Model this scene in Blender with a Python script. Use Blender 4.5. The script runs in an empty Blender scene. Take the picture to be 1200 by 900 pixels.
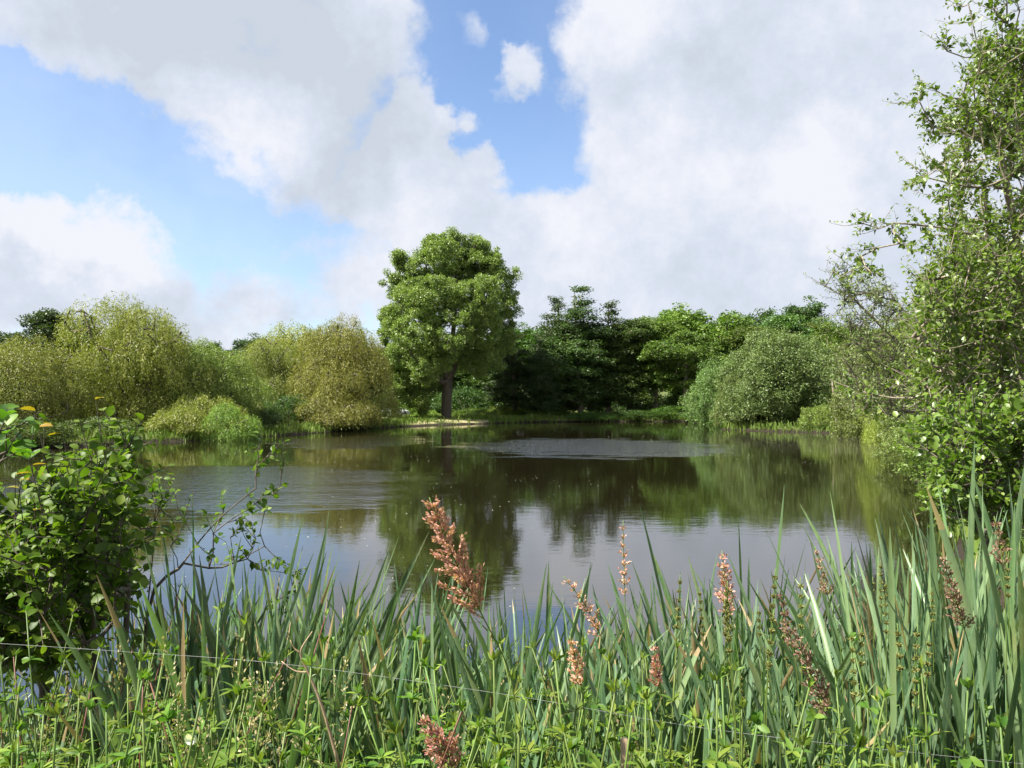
import bpy, math, random
import numpy as np
from mathutils import Vector

# ------------------------------------------------------------------ camera, sky, sun, exposure
SC = bpy.context.scene
COL = SC.collection
PI = math.pi
F = 906.0                      # focal length in pixels of a 1200 px wide picture
PITCH = math.atan(18 / F)
EYE = 2.6
cd = bpy.data.cameras.new('camera')
cd.sensor_width = 36; cd.lens = 36 * F / 1200; cd.clip_end = 6000; cd.clip_start = .05
cam = bpy.data.objects.new('camera', cd); COL.objects.link(cam)
cam.location = (0, 0, EYE); cam.rotation_euler = (PI / 2 + PITCH, 0, 0)
SC.camera = cam
SUN_EL, SUN_AZ = math.radians(52), math.radians(-108)      # azimuth measured from +Y towards +X
SUN_DIR = Vector((math.sin(SUN_AZ) * math.cos(SUN_EL), math.cos(SUN_AZ) * math.cos(SUN_EL), math.sin(SUN_EL)))
sl = bpy.data.lights.new('sun', 'SUN'); sl.energy = 5.0; sl.angle = math.radians(.6); sl.color = (1, .95, .86)
so = bpy.data.objects.new('sun', sl); COL.objects.link(so)
so.rotation_euler = SUN_DIR.to_track_quat('Z', 'Y').to_euler()
SC.view_settings.view_transform = 'Standard'; SC.view_settings.look = 'None'
SC.view_settings.exposure = 1.68; SC.view_settings.gamma = 1
SC.view_settings.use_curve_mapping = False
SC.cycles.use_denoising = True
SC.cycles.max_bounces = 6; SC.cycles.diffuse_bounces = 3; SC.cycles.glossy_bounces = 3
SC.cycles.transmission_bounces = 3; SC.cycles.transparent_max_bounces = 4
SC.cycles.use_adaptive_sampling = True; SC.cycles.adaptive_threshold = .02


class NT:
    """tiny node-tree writer"""
    def __init__(s, tree):
        s.t = tree; s.n = tree.nodes; s.l = tree.links
    def new(s, typ, **kw):
        nd = s.n.new(typ)
        for k, v in kw.items(): setattr(nd, k, v)
        return nd
    def put(s, sock, v):
        if v is None: return
        if hasattr(v, 'is_output'): s.l.new(v, sock)
        elif isinstance(v, (tuple, list)) and sock.type == 'RGBA' and len(v) == 3: sock.default_value = (*v, 1)
        else: sock.default_value = v
    def math(s, op, a, b=None, c=None, clamp=False):
        nd = s.new('ShaderNodeMath', operation=op, use_clamp=clamp)
        s.put(nd.inputs[0], a); s.put(nd.inputs[1], b); s.put(nd.inputs[2], c)
        return nd.outputs[0]
    def vmath(s, op, a, b=None, out=0):
        nd = s.new('ShaderNodeVectorMath', operation=op)
        s.put(nd.inputs[0], a); s.put(nd.inputs[1], b)
        return nd.outputs[out]
    def noise(s, vec, scale, detail=4, rough=.55, dist=0, col=False):
        nd = s.new('ShaderNodeTexNoise'); s.put(nd.inputs['Vector'], vec)
        nd.inputs['Scale'].default_value = scale; nd.inputs['Detail'].default_value = detail
        nd.inputs['Roughness'].default_value = rough; nd.inputs['Distortion'].default_value = dist
        return nd.outputs['Color' if col else 'Fac']
    def mix(s, fac, a, b, mode='MIX'):
        nd = s.new('ShaderNodeMix', data_type='RGBA', blend_type=mode)
        s.put(nd.inputs[0], fac); s.put(nd.inputs[6], a); s.put(nd.inputs[7], b)
        return nd.outputs[2]
    def ramp(s, fac, pts):
        nd = s.new('ShaderNodeValToRGB'); s.put(nd.inputs[0], fac)
        e = nd.color_ramp.elements
        while len(e) < len(pts): e.new(.5)
        for k, (p, c) in enumerate(pts):
            e[k].position = p; e[k].color = (*c, 1) if len(c) == 3 else c
        return nd.outputs[0]
    def smooth(s, v, lo, hi, a=0., b=1.):
        nd = s.new('ShaderNodeMapRange', interpolation_type='SMOOTHSTEP'); s.put(nd.inputs[0], v)
        for k, x in zip((1, 2, 3, 4), (lo, hi, a, b)): nd.inputs[k].default_value = x
        return nd.outputs[0]


# ---- world: Nishita sky with cumulus laid out by azimuth and elevation (degrees)
W = bpy.data.worlds.new('World'); SC.world = W; W.use_nodes = True
W.node_tree.nodes.clear()
w = NT(W.node_tree)
sky = w.new('ShaderNodeTexSky', sky_type='NISHITA')
sky.sun_disc = False; sky.sun_elevation = SUN_EL; sky.sun_rotation = SUN_AZ
sky.air_density = 1.0; sky.dust_density = .8; sky.ozone_density = 1.6
tc = w.new('ShaderNodeTexCoord').outputs['Generated']
dirv = w.vmath('NORMALIZE', tc)
warp = w.noise(dirv, 5.0, 6, .6, col=True)
warp = w.vmath('SUBTRACT', warp, (.5, .5, .5))
sc_ = w.new('ShaderNodeVectorMath', operation='SCALE'); w.put(sc_.inputs[0], warp); sc_.inputs[3].default_value = .22
wd = w.vmath('NORMALIZE', w.vmath('ADD', dirv, sc_.outputs[0]))
sp = w.new('ShaderNodeSeparateXYZ'); w.put(sp.inputs[0], wd)
az = w.math('MULTIPLY', w.math('ARCTAN2', sp.outputs[0], sp.outputs[1]), 180 / PI)
el = w.math('MULTIPLY', w.math('ARCSINE', sp.outputs[2]), 180 / PI)


def azel(px, py):
    u, v = (px - 600) / F, (450 - py) / F
    y = math.cos(PITCH) - v * math.sin(PITCH); z = math.sin(PITCH) + v * math.cos(PITCH)
    return math.degrees(math.atan2(u, y)), math.degrees(math.atan2(z, math.hypot(u, y)))


def blob(px, py, rx, ry, rot=0, soft=1.0):
    """smooth elliptical patch of sky, 1 in its middle, 0 outside"""
    a0, e0 = azel(px, py)
    k = 180 / PI / F
    da, de = w.math('SUBTRACT', az, a0), w.math('SUBTRACT', el, e0)
    c, s_ = math.cos(math.radians(rot)), math.sin(math.radians(rot))
    u = w.math('ADD', w.math('MULTIPLY', da, c / (rx * k)), w.math('MULTIPLY', de, s_ / (rx * k)))
    v = w.math('ADD', w.math('MULTIPLY', da, -s_ / (ry * k)), w.math('MULTIPLY', de, c / (ry * k)))
    r = w.math('ADD', w.math('MULTIPLY', u, u), w.math('MULTIPLY', v, v))
    return w.math('SUBTRACT', 1, w.math('MULTIPLY', r, .5), clamp=True) if soft == 1 else w.smooth(r, 0, 2, 1, 0)


def total(lst):
    o = None
    for b, k in lst:
        t = w.math('MULTIPLY', b, k)
        o = t if o is None else w.math('ADD', o, t)
    return o


n1 = w.noise(dirv, 4.5, 9, .58, .3)
n2 = w.noise(dirv, 13, 8, .6)
holes = total([(blob(585, 50, 100, 125, 5), 1.35), (blob(425, 140, 32, 70, -10), .5), (blob(600, 170, 48, 70), .5), (blob(110, 212, 250, 62, -14), 1.05), (blob(10, 120, 60, 70), .55),
               (blob(330, 330, 130, 60, -10), .45), (blob(560, 200, 70, 90), .35), (blob(810, 195, 70, 40, 30), .12),
               (blob(1020, 145, 60, 40), .10), (blob(20, 410, 120, 40), .1), (blob(640, 240, 60, 120), .25), (blob(30, 400, 200, 60), .35)])
fills = total([(blob(500, 205, 70, 62, 20), .62), (blob(100, 318, 150, 62, -8), .75), (blob(385, 330, 85, 42), .75), (blob(45, 290, 110, 50), .4),
               (blob(552, 48, 34, 24), .88), (blob(600, 98, 55, 26, 25), .72), (blob(470, 130, 34, 40), .7), (blob(520, 120, 26, 30), .6), (blob(640, 60, 30, 40), .5), (blob(270, 150, 150, 90, -25), .4),
               (blob(430, 60, 70, 110), .35), (blob(40, 20, 110, 60), .8), (blob(950, 180, 260, 160), .45), (blob(560, 130, 60, 22, 35), .4), (blob(550, 240, 110, 52), .8), (blob(520, 165, 40, 40), .35), (blob(625, 90, 40, 30, -20), .4), (blob(800, 380, 400, 60), .3)])
dens = w.math('ADD', w.math('SUBTRACT', .62, holes), fills)
dens = w.math('ADD', dens, w.math('MULTIPLY', w.math('SUBTRACT', n1, .5), 1.5))
dens = w.math('ADD', dens, w.math('MULTIPLY', w.math('SUBTRACT', n2, .5), 1.5))
cover = w.smooth(dens, -.05, .72)
grey = total([(blob(255, 55, 190, 90, -10), 1.0), (blob(90, 335, 130, 36), .3), (blob(400, 205, 60, 50), .4), (blob(800, 330, 300, 60), .2),
              (blob(830, 90, 260, 90, 20), .35)])
lite = total([(blob(290, 150, 75, 60, 10), .9), (blob(90, 255, 95, 40, -15), .8), (blob(30, 40, 90, 90), .4), (blob(960, 215, 50, 60), .6),
              (blob(720, 200, 120, 70), .4), (blob(720, 20, 110, 50), .6)])
tone = w.math('ADD', w.math('SUBTRACT', w.math('ADD', .62, lite), grey), w.math('MULTIPLY', w.math('SUBTRACT', w.noise(dirv, 9, 9, .66), .5), 2.3), clamp=True)
ccol = w.ramp(tone, [(0, (.62, .68, .77)), (.45, (.72, .78, .90)), (1, (.90, .92, .99))])
cs = w.new('ShaderNodeVectorMath', operation='SCALE'); w.put(cs.inputs[0], ccol); cs.inputs[3].default_value = 3.1
ss = w.new('ShaderNodeVectorMath', operation='SCALE'); w.put(ss.inputs[0], sky.outputs[0]); ss.inputs[3].default_value = .70
ss_t = w.vmath('MULTIPLY', ss.outputs[0], (.86, .92, 1.0))
cover = w.math('MAXIMUM', cover, w.math('SUBTRACT', .22, w.math('MULTIPLY', blob(590, 40, 160, 160), .2)))
mixed = w.mix(cover, ss_t, cs.outputs[0])
bg = w.new('ShaderNodeBackground'); w.put(bg.inputs[0], mixed); bg.inputs[1].default_value = .1
wo = w.new('ShaderNodeOutputWorld'); w.l.new(bg.outputs[0], wo.inputs[0])


# ------------------------------------------------------------------ helpers
def at(px, py, Y):
    u, v = (px - 600) / F, (450 - py) / F
    y = math.cos(PITCH) - v * math.sin(PITCH); z = math.sin(PITCH) + v * math.cos(PITCH)
    s = Y / y
    return np.array((u * s, Y, EYE + z * s))


def unit(a): return a / np.maximum(np.linalg.norm(a, axis=-1, keepdims=True), 1e-9)


class MB:
    """collects vertices and faces and links them as ONE mesh object"""
    def __init__(s): s.v = []; s.f = {3: [], 4: []}; s.r = {3: [], 4: []}; s.n = 0
    def add(s, v, quads=None, tris=None, rq=None, rt=None):
        v = np.asarray(v, float).reshape(-1, 3)
        for k, fs, rr in ((4, quads, rq), (3, tris, rt)):
            if fs is None or len(fs) == 0: continue
            fs = np.asarray(fs, np.int64).reshape(-1, k)
            s.f[k].append(fs + s.n); s.r[k].append(np.zeros(len(fs)) + (0 if rr is None else rr))
        s.v.append(v); s.n += len(v)
    def build(s, name, mat, parent=None, smooth=False):
        v = np.concatenate(s.v) if s.v else np.zeros((0, 3))
        me = bpy.data.meshes.new(name)
        q = np.concatenate(s.f[4]) if s.f[4] else np.zeros((0, 4), np.int64)
        t = np.concatenate(s.f[3]) if s.f[3] else np.zeros((0, 3), np.int64)
        rnd = np.concatenate([np.concatenate(s.r[4]) if s.r[4] else np.zeros(0), np.concatenate(s.r[3]) if s.r[3] else np.zeros(0)])
        loops = np.concatenate([q.ravel(), t.ravel()])
        tot = np.concatenate([np.full(len(q), 4), np.full(len(t), 3)])
        st = np.concatenate([[0], np.cumsum(tot)[:-1]]) if len(tot) else np.zeros(0)
        me.vertices.add(len(v)); me.vertices.foreach_set('co', v.ravel().astype(np.float32))
        me.loops.add(len(loops)); me.loops.foreach_set('vertex_index', loops.astype(np.int32))
        me.polygons.add(len(tot)); me.polygons.foreach_set('loop_start', st.astype(np.int32))
        a = me.attributes.new('rnd', 'FLOAT', 'FACE'); a.data.foreach_set('value', rnd.astype(np.float32))
        if smooth: me.polygons.foreach_set('use_smooth', np.ones(len(tot), bool))
        me.update(calc_edges=True)
        me.materials.append(mat)
        o = bpy.data.objects.new(name, me); COL.objects.link(o)
        if parent is not None: o.parent = parent
        return o


def tag(o, label=None, cat=None, group=None, kind=None):
    for k, x in (('label', label), ('category', cat), ('group', group), ('kind', kind)):
        if x: o[k] = x
    return o


def empty(name, loc=(0, 0, 0)):
    o = bpy.data.objects.new(name, None); COL.objects.link(o); o.location = loc
    o.empty_display_size = .2
    return o


def copy_tree(o, parent=None):
    c = o.copy(); COL.objects.link(c); c.parent = parent
    for k in ('label', 'category', 'group', 'kind'):
        if parent is None and k in c: del c[k]
    for ch in list(o.children): copy_tree(ch, c)
    return c


def leaves(mb, P, D, N, L, Wd, prof=((.5, 1),), fold=.25, droop=.15, rnd=None):
    """leaf blades: base P, direction D, facing N, length L, half width Wd; prof = (t, relative width) stations"""
    n = len(P)
    if n == 0: return
    D = unit(D); S = unit(np.cross(D, N)); N = np.cross(S, D)
    L = np.broadcast_to(np.asarray(L, float), (n,))[:, None]; Wd = np.broadcast_to(np.asarray(Wd, float), (n,))[:, None]
    cols = [P]
    for t, wv in prof:
        m = P + D * L * t - N * L * droop * t * t
        up = N * Wd * wv * fold
        cols += [m, m + S * Wd * wv + up, m - S * Wd * wv + up]
    cols.append(P + D * L - N * L * droop)
    V = np.stack(cols, 1); k = V.shape[1]; m = len(prof)
    base = (np.arange(n) * k)[:, None]
    q, t = [], []
    if m == 1 :   # diamond: one folded quad
        q.append((0, 2, 4, 3))
    else:
        t += [(0, 2, 1), (0, 1, 3)]
        for j in range(m - 1):
            a, b = 1 + 3 * j, 4 + 3 * j
            q += [(a, a + 1, b + 1, b), (a, b, b + 2, a + 2)]
        a = 1 + 3 * (m - 1)
        t += [(a, a + 1, k - 1), (a, k - 1, a + 2)]
    rnd = np.random.rand(n) if rnd is None else rnd
    Q = (base[:, :, None] + np.array(q)[None]).reshape(-1, 4) if q else None
    T = (base[:, :, None] + np.array(t)[None]).reshape(-1, 3) if t else None
    mb.add(V, Q, T, np.repeat(rnd, len(q)) if q else None, np.repeat(rnd, len(t)) if t else None)


def frusta(mb, A, B, ra, rb, sides=5):
    """one tapered tube per edge A->B"""
    n = len(A)
    if n == 0: return
    D = unit(B - A)
    ref = np.where(np.abs(D[:, 2:3]) > .9, np.array([[1., 0, 0]]), np.array([[0, 0, 1.]]))
    U = unit(np.cross(D, ref)); Vv = np.cross(D, U)
    an = np.arange(sides) * 2 * PI / sides
    c, s = np.cos(an)[None, :, None], np.sin(an)[None, :, None]
    ring = U[:, None] * c + Vv[:, None] * s
    r0 = A[:, None] + ring * np.asarray(ra)[:, None, None]; r1 = B[:, None] + ring * np.asarray(rb)[:, None, None]
    V = np.concatenate([r0, r1], 1)
    base = (np.arange(n) * 2 * sides)[:, None, None]
    j = np.arange(sides); jn = (j + 1) % sides
    q = np.stack([j, jn, jn + sides, j + sides], 1)[None]
    mb.add(V, (base + q).reshape(-1, 4))


def tube(mb, pts, rad, sides=8):
    """continuous tube along a polyline"""
    P = np.asarray(pts, float); n = len(P); rad = np.broadcast_to(np.asarray(rad, float), (n,))
    T = unit(np.gradient(P, axis=0))
    ref = np.array([0.31, .95, .05]) if abs(T[0][2]) > .5 else np.array([0., 0, 1])
    U = unit(np.cross(T, ref)); Vv = np.cross(T, U)
    an = np.arange(sides) * 2 * PI / sides
    V = P[:, None] + (U[:, None] * np.cos(an)[None, :, None] + Vv[:, None] * np.sin(an)[None, :, None]) * rad[:, None, None]
    q = []
    for i in range(n - 1):
        for j in range(sides):
            k = (j + 1) % sides
            q.append((i * sides + j, i * sides + k, (i + 1) * sides + k, (i + 1) * sides + j))
    t = [(0, (j + 1) % sides, j) for j in range(1, sides - 1)]
    e = (n - 1) * sides
    t += [(e, e + j, e + j + 1) for j in range(1, sides - 1)]
    mb.add(V, q, t)


def spline(pts, n):
    """Catmull-Rom through control points"""
    P = np.asarray(pts, float); P = np.vstack([2 * P[0] - P[1], P, 2 * P[-1] - P[-2]])
    m = len(P) - 3; out = []
    for u in np.linspace(0, m - 1e-6, n):
        i = int(u); t = u - i; a, b, c, d = P[i:i + 4]
        out.append(.5 * (2 * b + (c - a) * t + (2 * a - 5 * b + 4 * c - d) * t * t + (3 * b - a - 3 * c + d) * t ** 3))
    return np.array(out)


def grow(trunks, tips, rng, step=.5, rise=.25, zpen=.7, r_tip=.01, expo=2.3, wob=.08):
    """a branching skeleton: trunk polylines first, then every tip joined to the nearest suitable node"""
    cap = 60000
    N = np.zeros((cap, 3)); par = np.full(cap, -1); cnt = 0; istr = 0
    for tr in trunks:
        join = -1
        if cnt:
            join = int(np.argmin(((N[:cnt] - tr[0]) ** 2).sum(1)))
        for i, p in enumerate(tr):
            N[cnt] = p; par[cnt] = cnt - 1 if i else join; cnt += 1
    istr = cnt
    tips = np.asarray(tips)
    d0 = np.array([((N[:cnt] - t) ** 2).sum(1).min() for t in tips])
    ends = []
    for t in tips[np.argsort(d0)]:
        dv = N[:cnt] - t
        d = np.sqrt((dv ** 2).sum(1)) + zpen * np.maximum(dv[:, 2] + .1, 0) * 1.5
        i = int(np.argmin(d)); p0 = N[i]
        dist = np.linalg.norm(t - p0); k = max(1, int(math.ceil(dist / step)))
        ctrl = (p0 + t) / 2 + np.array([0, 0, -rise * dist * .5]) + rng.normal(size=3) * wob * dist
        prev = i
        for j in range(1, k + 1):
            u = j / k
            q = (1 - u) ** 2 * p0 + 2 * u * (1 - u) * ctrl + u * u * t
            if j < k: q = q + rng.normal(size=3) * wob * .25 * step
            N[cnt] = q; par[cnt] = prev; prev = cnt; cnt += 1
        ends.append(prev)
    N = N[:cnt]; par = par[:cnt]
    acc = np.zeros(cnt)
    for i in range(cnt - 1, -1, -1):
        acc[i] = max(acc[i], r_tip ** expo)
        if par[i] >= 0: acc[par[i]] += acc[i]
    R = acc ** (1 / expo)
    return N, par, R, istr, np.array(ends)


def wood(mb, N, par, R, sides=5, trunk_r=None, istr=0, rmin=0):
    e = np.where(par >= 0)[0]
    if trunk_r is not None: R = R * trunk_r / R[0]
    e = e[R[e] > rmin]
    pr = R[par[e]]
    frusta(mb, N[par[e]], N[e] + (N[e] - N[par[e]]) * .04, np.minimum(pr, R[e] * 1.35), R[e], sides)
    return R


def blades(mb, P, az, L, Wd, lean, bend, twist, n=9, fold=.28, rng=None, rnd=None, tipcurl=0., dead=0):
    """long strap leaves standing from P"""
    m = len(P); t = np.linspace(0, 1, n)
    out = np.stack([np.cos(az), np.sin(az), np.zeros(m)], 1)
    th = lean[:, None] + bend[:, None] * t[None] ** 2 + tipcurl * t[None] ** 5
    ds = L[:, None] / (n - 1)
    r = np.concatenate([np.zeros((m, 1)), np.cumsum(np.sin(th[:, :-1]) * ds, 1)], 1)
    z = np.concatenate([np.zeros((m, 1)), np.cumsum(np.cos(th[:, :-1]) * ds, 1)], 1)
    C = P[:, None] + out[:, None] * r[:, :, None]; C[:, :, 2] += z
    T = unit(np.gradient(C, axis=1))
    side0 = np.stack([-np.sin(az), np.cos(az), np.zeros(m)], 1)[:, None] + 0 * T
    nn = np.cross(side0, T)
    tw = twist[:, None] * t[None]
    tw = tw[:, :, None] + (twist * 1.7)[:, None, None]
    S = side0 * np.cos(tw) + nn * np.sin(tw); Nn = np.cross(S, T)
    prof = np.interp(t, [0, .12, .45, .75, .92, .97, 1], [.75, .9, 1, .95, .74, .5, .06])
    h = (Wd[:, None] * prof[None])[:, :, None]
    V = np.stack([C - S * h + Nn * h * fold, C, C + S * h + Nn * h * fold], 2)
    base = (np.arange(m) * n * 3)[:, None]
    q = []
    for i in range(n - 1):
        a, b = 3 * i, 3 * i + 3
        q += [(a, a + 1, b + 1, b), (a + 1, a + 2, b + 2, b + 1)]
    rnd = np.random.rand(m) if rnd is None else rnd
    fr = np.repeat(rnd, len(q)).reshape(m, -1)
    if dead:
        k = np.random.RandomState(m).choice([0, 2, 4, 8], m, p=[1 - dead, dead * .6, dead * .3, dead * .1])
        for j in range(m):
            if k[j]: fr[j, -k[j]:] = 2
    mb.add(V, (base[:, :, None] + np.array(q)[None]).reshape(-1, 4), None, fr.ravel())
    return C


# ------------------------------------------------------------------ materials
def leaf_mat(name, cols, rough=.5, spec=.35, trans=.3, tint=True, pale=None, noise_amt=0):
    m = bpy.data.materials.new(name); m.use_nodes = True; m.node_tree.nodes.clear(); t = NT(m.node_tree)
    at_ = t.new('ShaderNodeAttribute', attribute_name='rnd').outputs['Fac']
    c = t.ramp(at_, [(i / (len(cols) - 1), x) for i, x in enumerate(cols)])
    oi = t.new('ShaderNodeObjectInfo')
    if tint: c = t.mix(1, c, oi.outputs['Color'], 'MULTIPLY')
    if noise_amt:
        ob = t.new('ShaderNodeTexCoord').outputs['Object']
        nz = t.noise(ob, noise_amt, 4, .6)
        c = t.mix(t.smooth(nz, .55, .72, 0, .7), c, (.24, .19, .06))
        mp_ = t.new('ShaderNodeMapping'); t.put(mp_.inputs[0], ob); mp_.inputs['Scale'].default_value = (1, 1, .04)
        c = t.mix(t.smooth(t.noise(mp_.outputs[0], 260, 3, .6), .42, .68, 0, .3), c, (.22, .29, .14))
    c = t.mix(t.math('GREATER_THAN', at_, 1.5), c, (.26, .20, .10))
    hs = t.new('ShaderNodeHueSaturation'); t.put(hs.inputs['Color'], c)
    t.put(hs.inputs['Hue'], t.math('ADD', .488, t.math('MULTIPLY', oi.outputs['Random'], .024)))
    t.put(hs.inputs['Value'], t.math('ADD', .85, t.math('MULTIPLY', oi.outputs['Random'], .3)))
    c = hs.outputs[0]
    p = t.new('ShaderNodeBsdfPrincipled'); t.put(p.inputs['Base Color'], c)
    p.inputs['Roughness'].default_value = rough; p.inputs['Specular IOR Level'].default_value = spec
    tr = t.new('ShaderNodeBsdfTranslucent')
    t.put(tr.inputs[0], t.mix(1, c, (1.25, 1.45, .55), 'MULTIPLY'))
    mx = t.new('ShaderNodeMixShader'); mx.inputs[0].default_value = trans
    t.l.new(p.outputs[0], mx.inputs[1]); t.l.new(tr.outputs[0], mx.inputs[2])
    o = t.new('ShaderNodeOutputMaterial'); t.l.new(mx.outputs[0], o.inputs[0])
    return m


def solid_mat(name, a, b, scale=8, rough=.8, bump=.3, stretch=(1, 1, 1), spec=.3):
    m = bpy.data.materials.new(name); m.use_nodes = True; t = NT(m.node_tree)
    p = t.n['Principled BSDF']
    ob = t.new('ShaderNodeTexCoord').outputs['Object']
    mp = t.new('ShaderNodeMapping'); t.put(mp.inputs[0], ob); mp.inputs['Scale'].default_value = stretch
    nz = t.noise(mp.outputs[0], scale, 6, .65)
    t.put(p.inputs['Base Color'], t.ramp(nz, [(.3, a), (.7, b)]))
    p.inputs['Roughness'].default_value = rough; p.inputs['Specular IOR Level'].default_value = spec
    if bump:
        bn = t.new('ShaderNodeBump'); bn.inputs['Strength'].default_value = bump; bn.inputs['Distance'].default_value = .03
        t.put(bn.inputs['Height'], nz); t.put(p.inputs['Normal'], bn.outputs[0])
    return m


M = {}
M['bark'] = solid_mat('bark', (.035, .028, .02), (.13, .11, .085), 5, .9, .6, (3, 3, .5))
M['pale_bark'] = solid_mat('pale_bark', (.09, .075, .05), (.30, .26, .19), 9, .85, .4, (2, 2, .6))
M['poplar'] = leaf_mat('poplar_leaf', [(.10, .145, .026), (.16, .215, .046), (.22, .28, .075)], .45, .4, .3)
M['green'] = leaf_mat('tree_leaf', [(.048, .078, .018), (.078, .115, .026), (.12, .155, .036)], .5, .35, .25)
M['willow'] = leaf_mat('willow_leaf', [(.13, .15, .032), (.19, .20, .045), (.27, .27, .07)], .5, .35, .3)
M['sallow'] = leaf_mat('sallow_leaf', [(.075, .11, .03), (.11, .155, .042), (.155, .20, .065)], .5, .4, .25)
M['alder'] = leaf_mat('alder_leaf', [(.04, .09, .010), (.07, .14, .014), (.15, .23, .02)], .5, .3, .42)
M['near'] = leaf_mat('shrub_leaf', [(.055, .105, .012), (.095, .165, .02), (.16, .23, .035)], .4, .5, .35)
M['young'] = leaf_mat('young_leaf', [(.22, .17, .015), (.30, .19, .02), (.24, .24, .02)], .4, .4, .4)
M['reed'] = leaf_mat('reed_leaf', [(.032, .074, .030), (.070, .130, .054), (.135, .205, .098)], .42, .45, .25, noise_amt=2.2)
M['dead'] = leaf_mat('dead_leaf', [(.20, .13, .06), (.33, .23, .12), (.42, .33, .19)], .7, .2, .25)
M['grass'] = leaf_mat('grass_blade', [(.06, .11, .015), (.11, .18, .022), (.19, .24, .045)], .5, .3, .35)
M['herb'] = leaf_mat('herb_leaf', [(.06, .12, .015), (.10, .17, .02), (.17, .22, .03)], .5, .3, .35)
M['bank'] = leaf_mat('bank_grass', [(.05, .09, .015), (.10, .15, .025), (.17, .20, .05)], .6, .2, .25)
M['stem'] = leaf_mat('green_stem', [(.10, .15, .03), (.14, .19, .04), (.18, .2, .06)], .5, .3, .1)
M['redstem'] = leaf_mat('red_stem', [(.11, .04, .025), (.16, .06, .035)], .5, .3, .05)
M['pink'] = leaf_mat('pink_seed', [(.40, .17, .14), (.52, .27, .22), (.62, .40, .31)], .65, .2, .3)
M['purple'] = leaf_mat('purple_seed', [(.17, .09, .08), (.26, .15, .12), (.34, .23, .16)], .65, .2, .25)
M['oat'] = leaf_mat('oat_seed', [(.24, .20, .10), (.36, .29, .16), (.45, .38, .25)], .65, .2, .3)
M['seed'] = leaf_mat('green_seed', [(.12, .14, .04), (.18, .19, .06), (.24, .22, .08)], .65, .2, .2)
M['petal'] = leaf_mat('white_petal', [(.75, .74, .72), (.8, .8, .78)], .6, .2, .3, tint=False)
M['wire'] = solid_mat('wire', (.16, .17, .16), (.32, .32, .31), 30, .45, 0)
M['fleck'] = leaf_mat('floating_fleck', [(.28, .28, .20), (.45, .44, .36), (.6, .6, .52)], .7, .2, .1, tint=False)
M['cut'] = solid_mat('dry_stem', (.22, .15, .09), (.42, .32, .2), 40, .8, .2, (1, 1, .2))

# ------------------------------------------------------------------ the ground and the pond
POND = np.array([(-60, 5.0), (-60, 30), (-31, 37), (-25, 41), (-21, 46.5), (-17.5, 53), (-14.5, 61), (-12.2, 70), (-10.5, 73), (-8, 77), (-5, 80),
                 (-2, 83), (1, 87), (8, 89.5), (16, 90), (24, 90), (24, 80), (19.6, 70), (18, 66.5), (21, 62.5), (25, 58.5), (27.5, 54),
                 (26, 48), (19.9, 38), (13.6, 26), (9.6, 17.5), (6.6, 10.5), (5.6, 7.2), (4.8, 5.6), (2, 4.7), (-3, 4.4), (-10, 4.6), (-30, 5)], float)


def pond_sd(P):
    """distance to the shore, negative over the water"""
    P = np.asarray(P, float); A = POND; B = np.roll(POND, -1, 0)
    d = np.full(len(P), 1e9); ins = np.zeros(len(P), bool)
    for a, b in zip(A, B):
        e = b - a; t = np.clip(((P - a) @ e) / (e @ e), 0, 1)
        d = np.minimum(d, np.linalg.norm(P - (a + t[:, None] * e), axis=1))
        c = (a[1] > P[:, 1]) != (b[1] > P[:, 1])
        xi = a[0] + (P[:, 1] - a[1]) / (b[1] - a[1] + 1e-12) * e[0]
        ins ^= c & (P[:, 0] < xi)
    return np.where(ins, -d, d)


def wave(x, y):
    return (np.sin(x * .9 + 1.3 * np.sin(y * .7)) + np.sin(y * 1.1 + 1.7 * np.sin(x * .6 + 2)) + .5 * np.sin(2.7 * x + 1.9 * y)) / 2.5


def ground_z(x, y):
    x = np.asarray(x, float).ravel(); y = np.asarray(y, float).ravel()
    sd = pond_sd(np.stack([x, y], 1)) + .25 * wave(x * 1.3, y * 1.3)
    near = np.clip((8 - y) / 4, 0, 1) * np.clip((20 - np.abs(x)) / 10, 0, 1)
    far = .42 * (1 - np.exp(-np.maximum(sd, 0) / .7)) + .004 * np.maximum(sd - 4, 0)
    nb = .95 * (1 - np.exp(-np.maximum(sd, 0) / 1.3))
    z = np.where(sd < 0, np.maximum(sd * .35, -1.2), far * (1 - near) + nb * near)
    hill = 7 * np.clip((y - 105) / 160, 0, 1) ** 1.3 * np.clip((x + 60) / 120, 0, 1)
    return z + hill + np.where(sd > 0, .035 * wave(x * 2.1, y * 2.3), 0)


def gz(x, y): return float(ground_z([x], [y])[0])


def axis(lo, hi, c, fine, growth):
    out = [c]
    s = fine
    while out[-1] < hi: out.append(out[-1] + s); s *= growth
    s = fine; lower = [c]
    while lower[-1] > lo: lower.append(lower[-1] - s); s *= growth
    return np.array(lower[::-1][:-1] + out)


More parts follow.
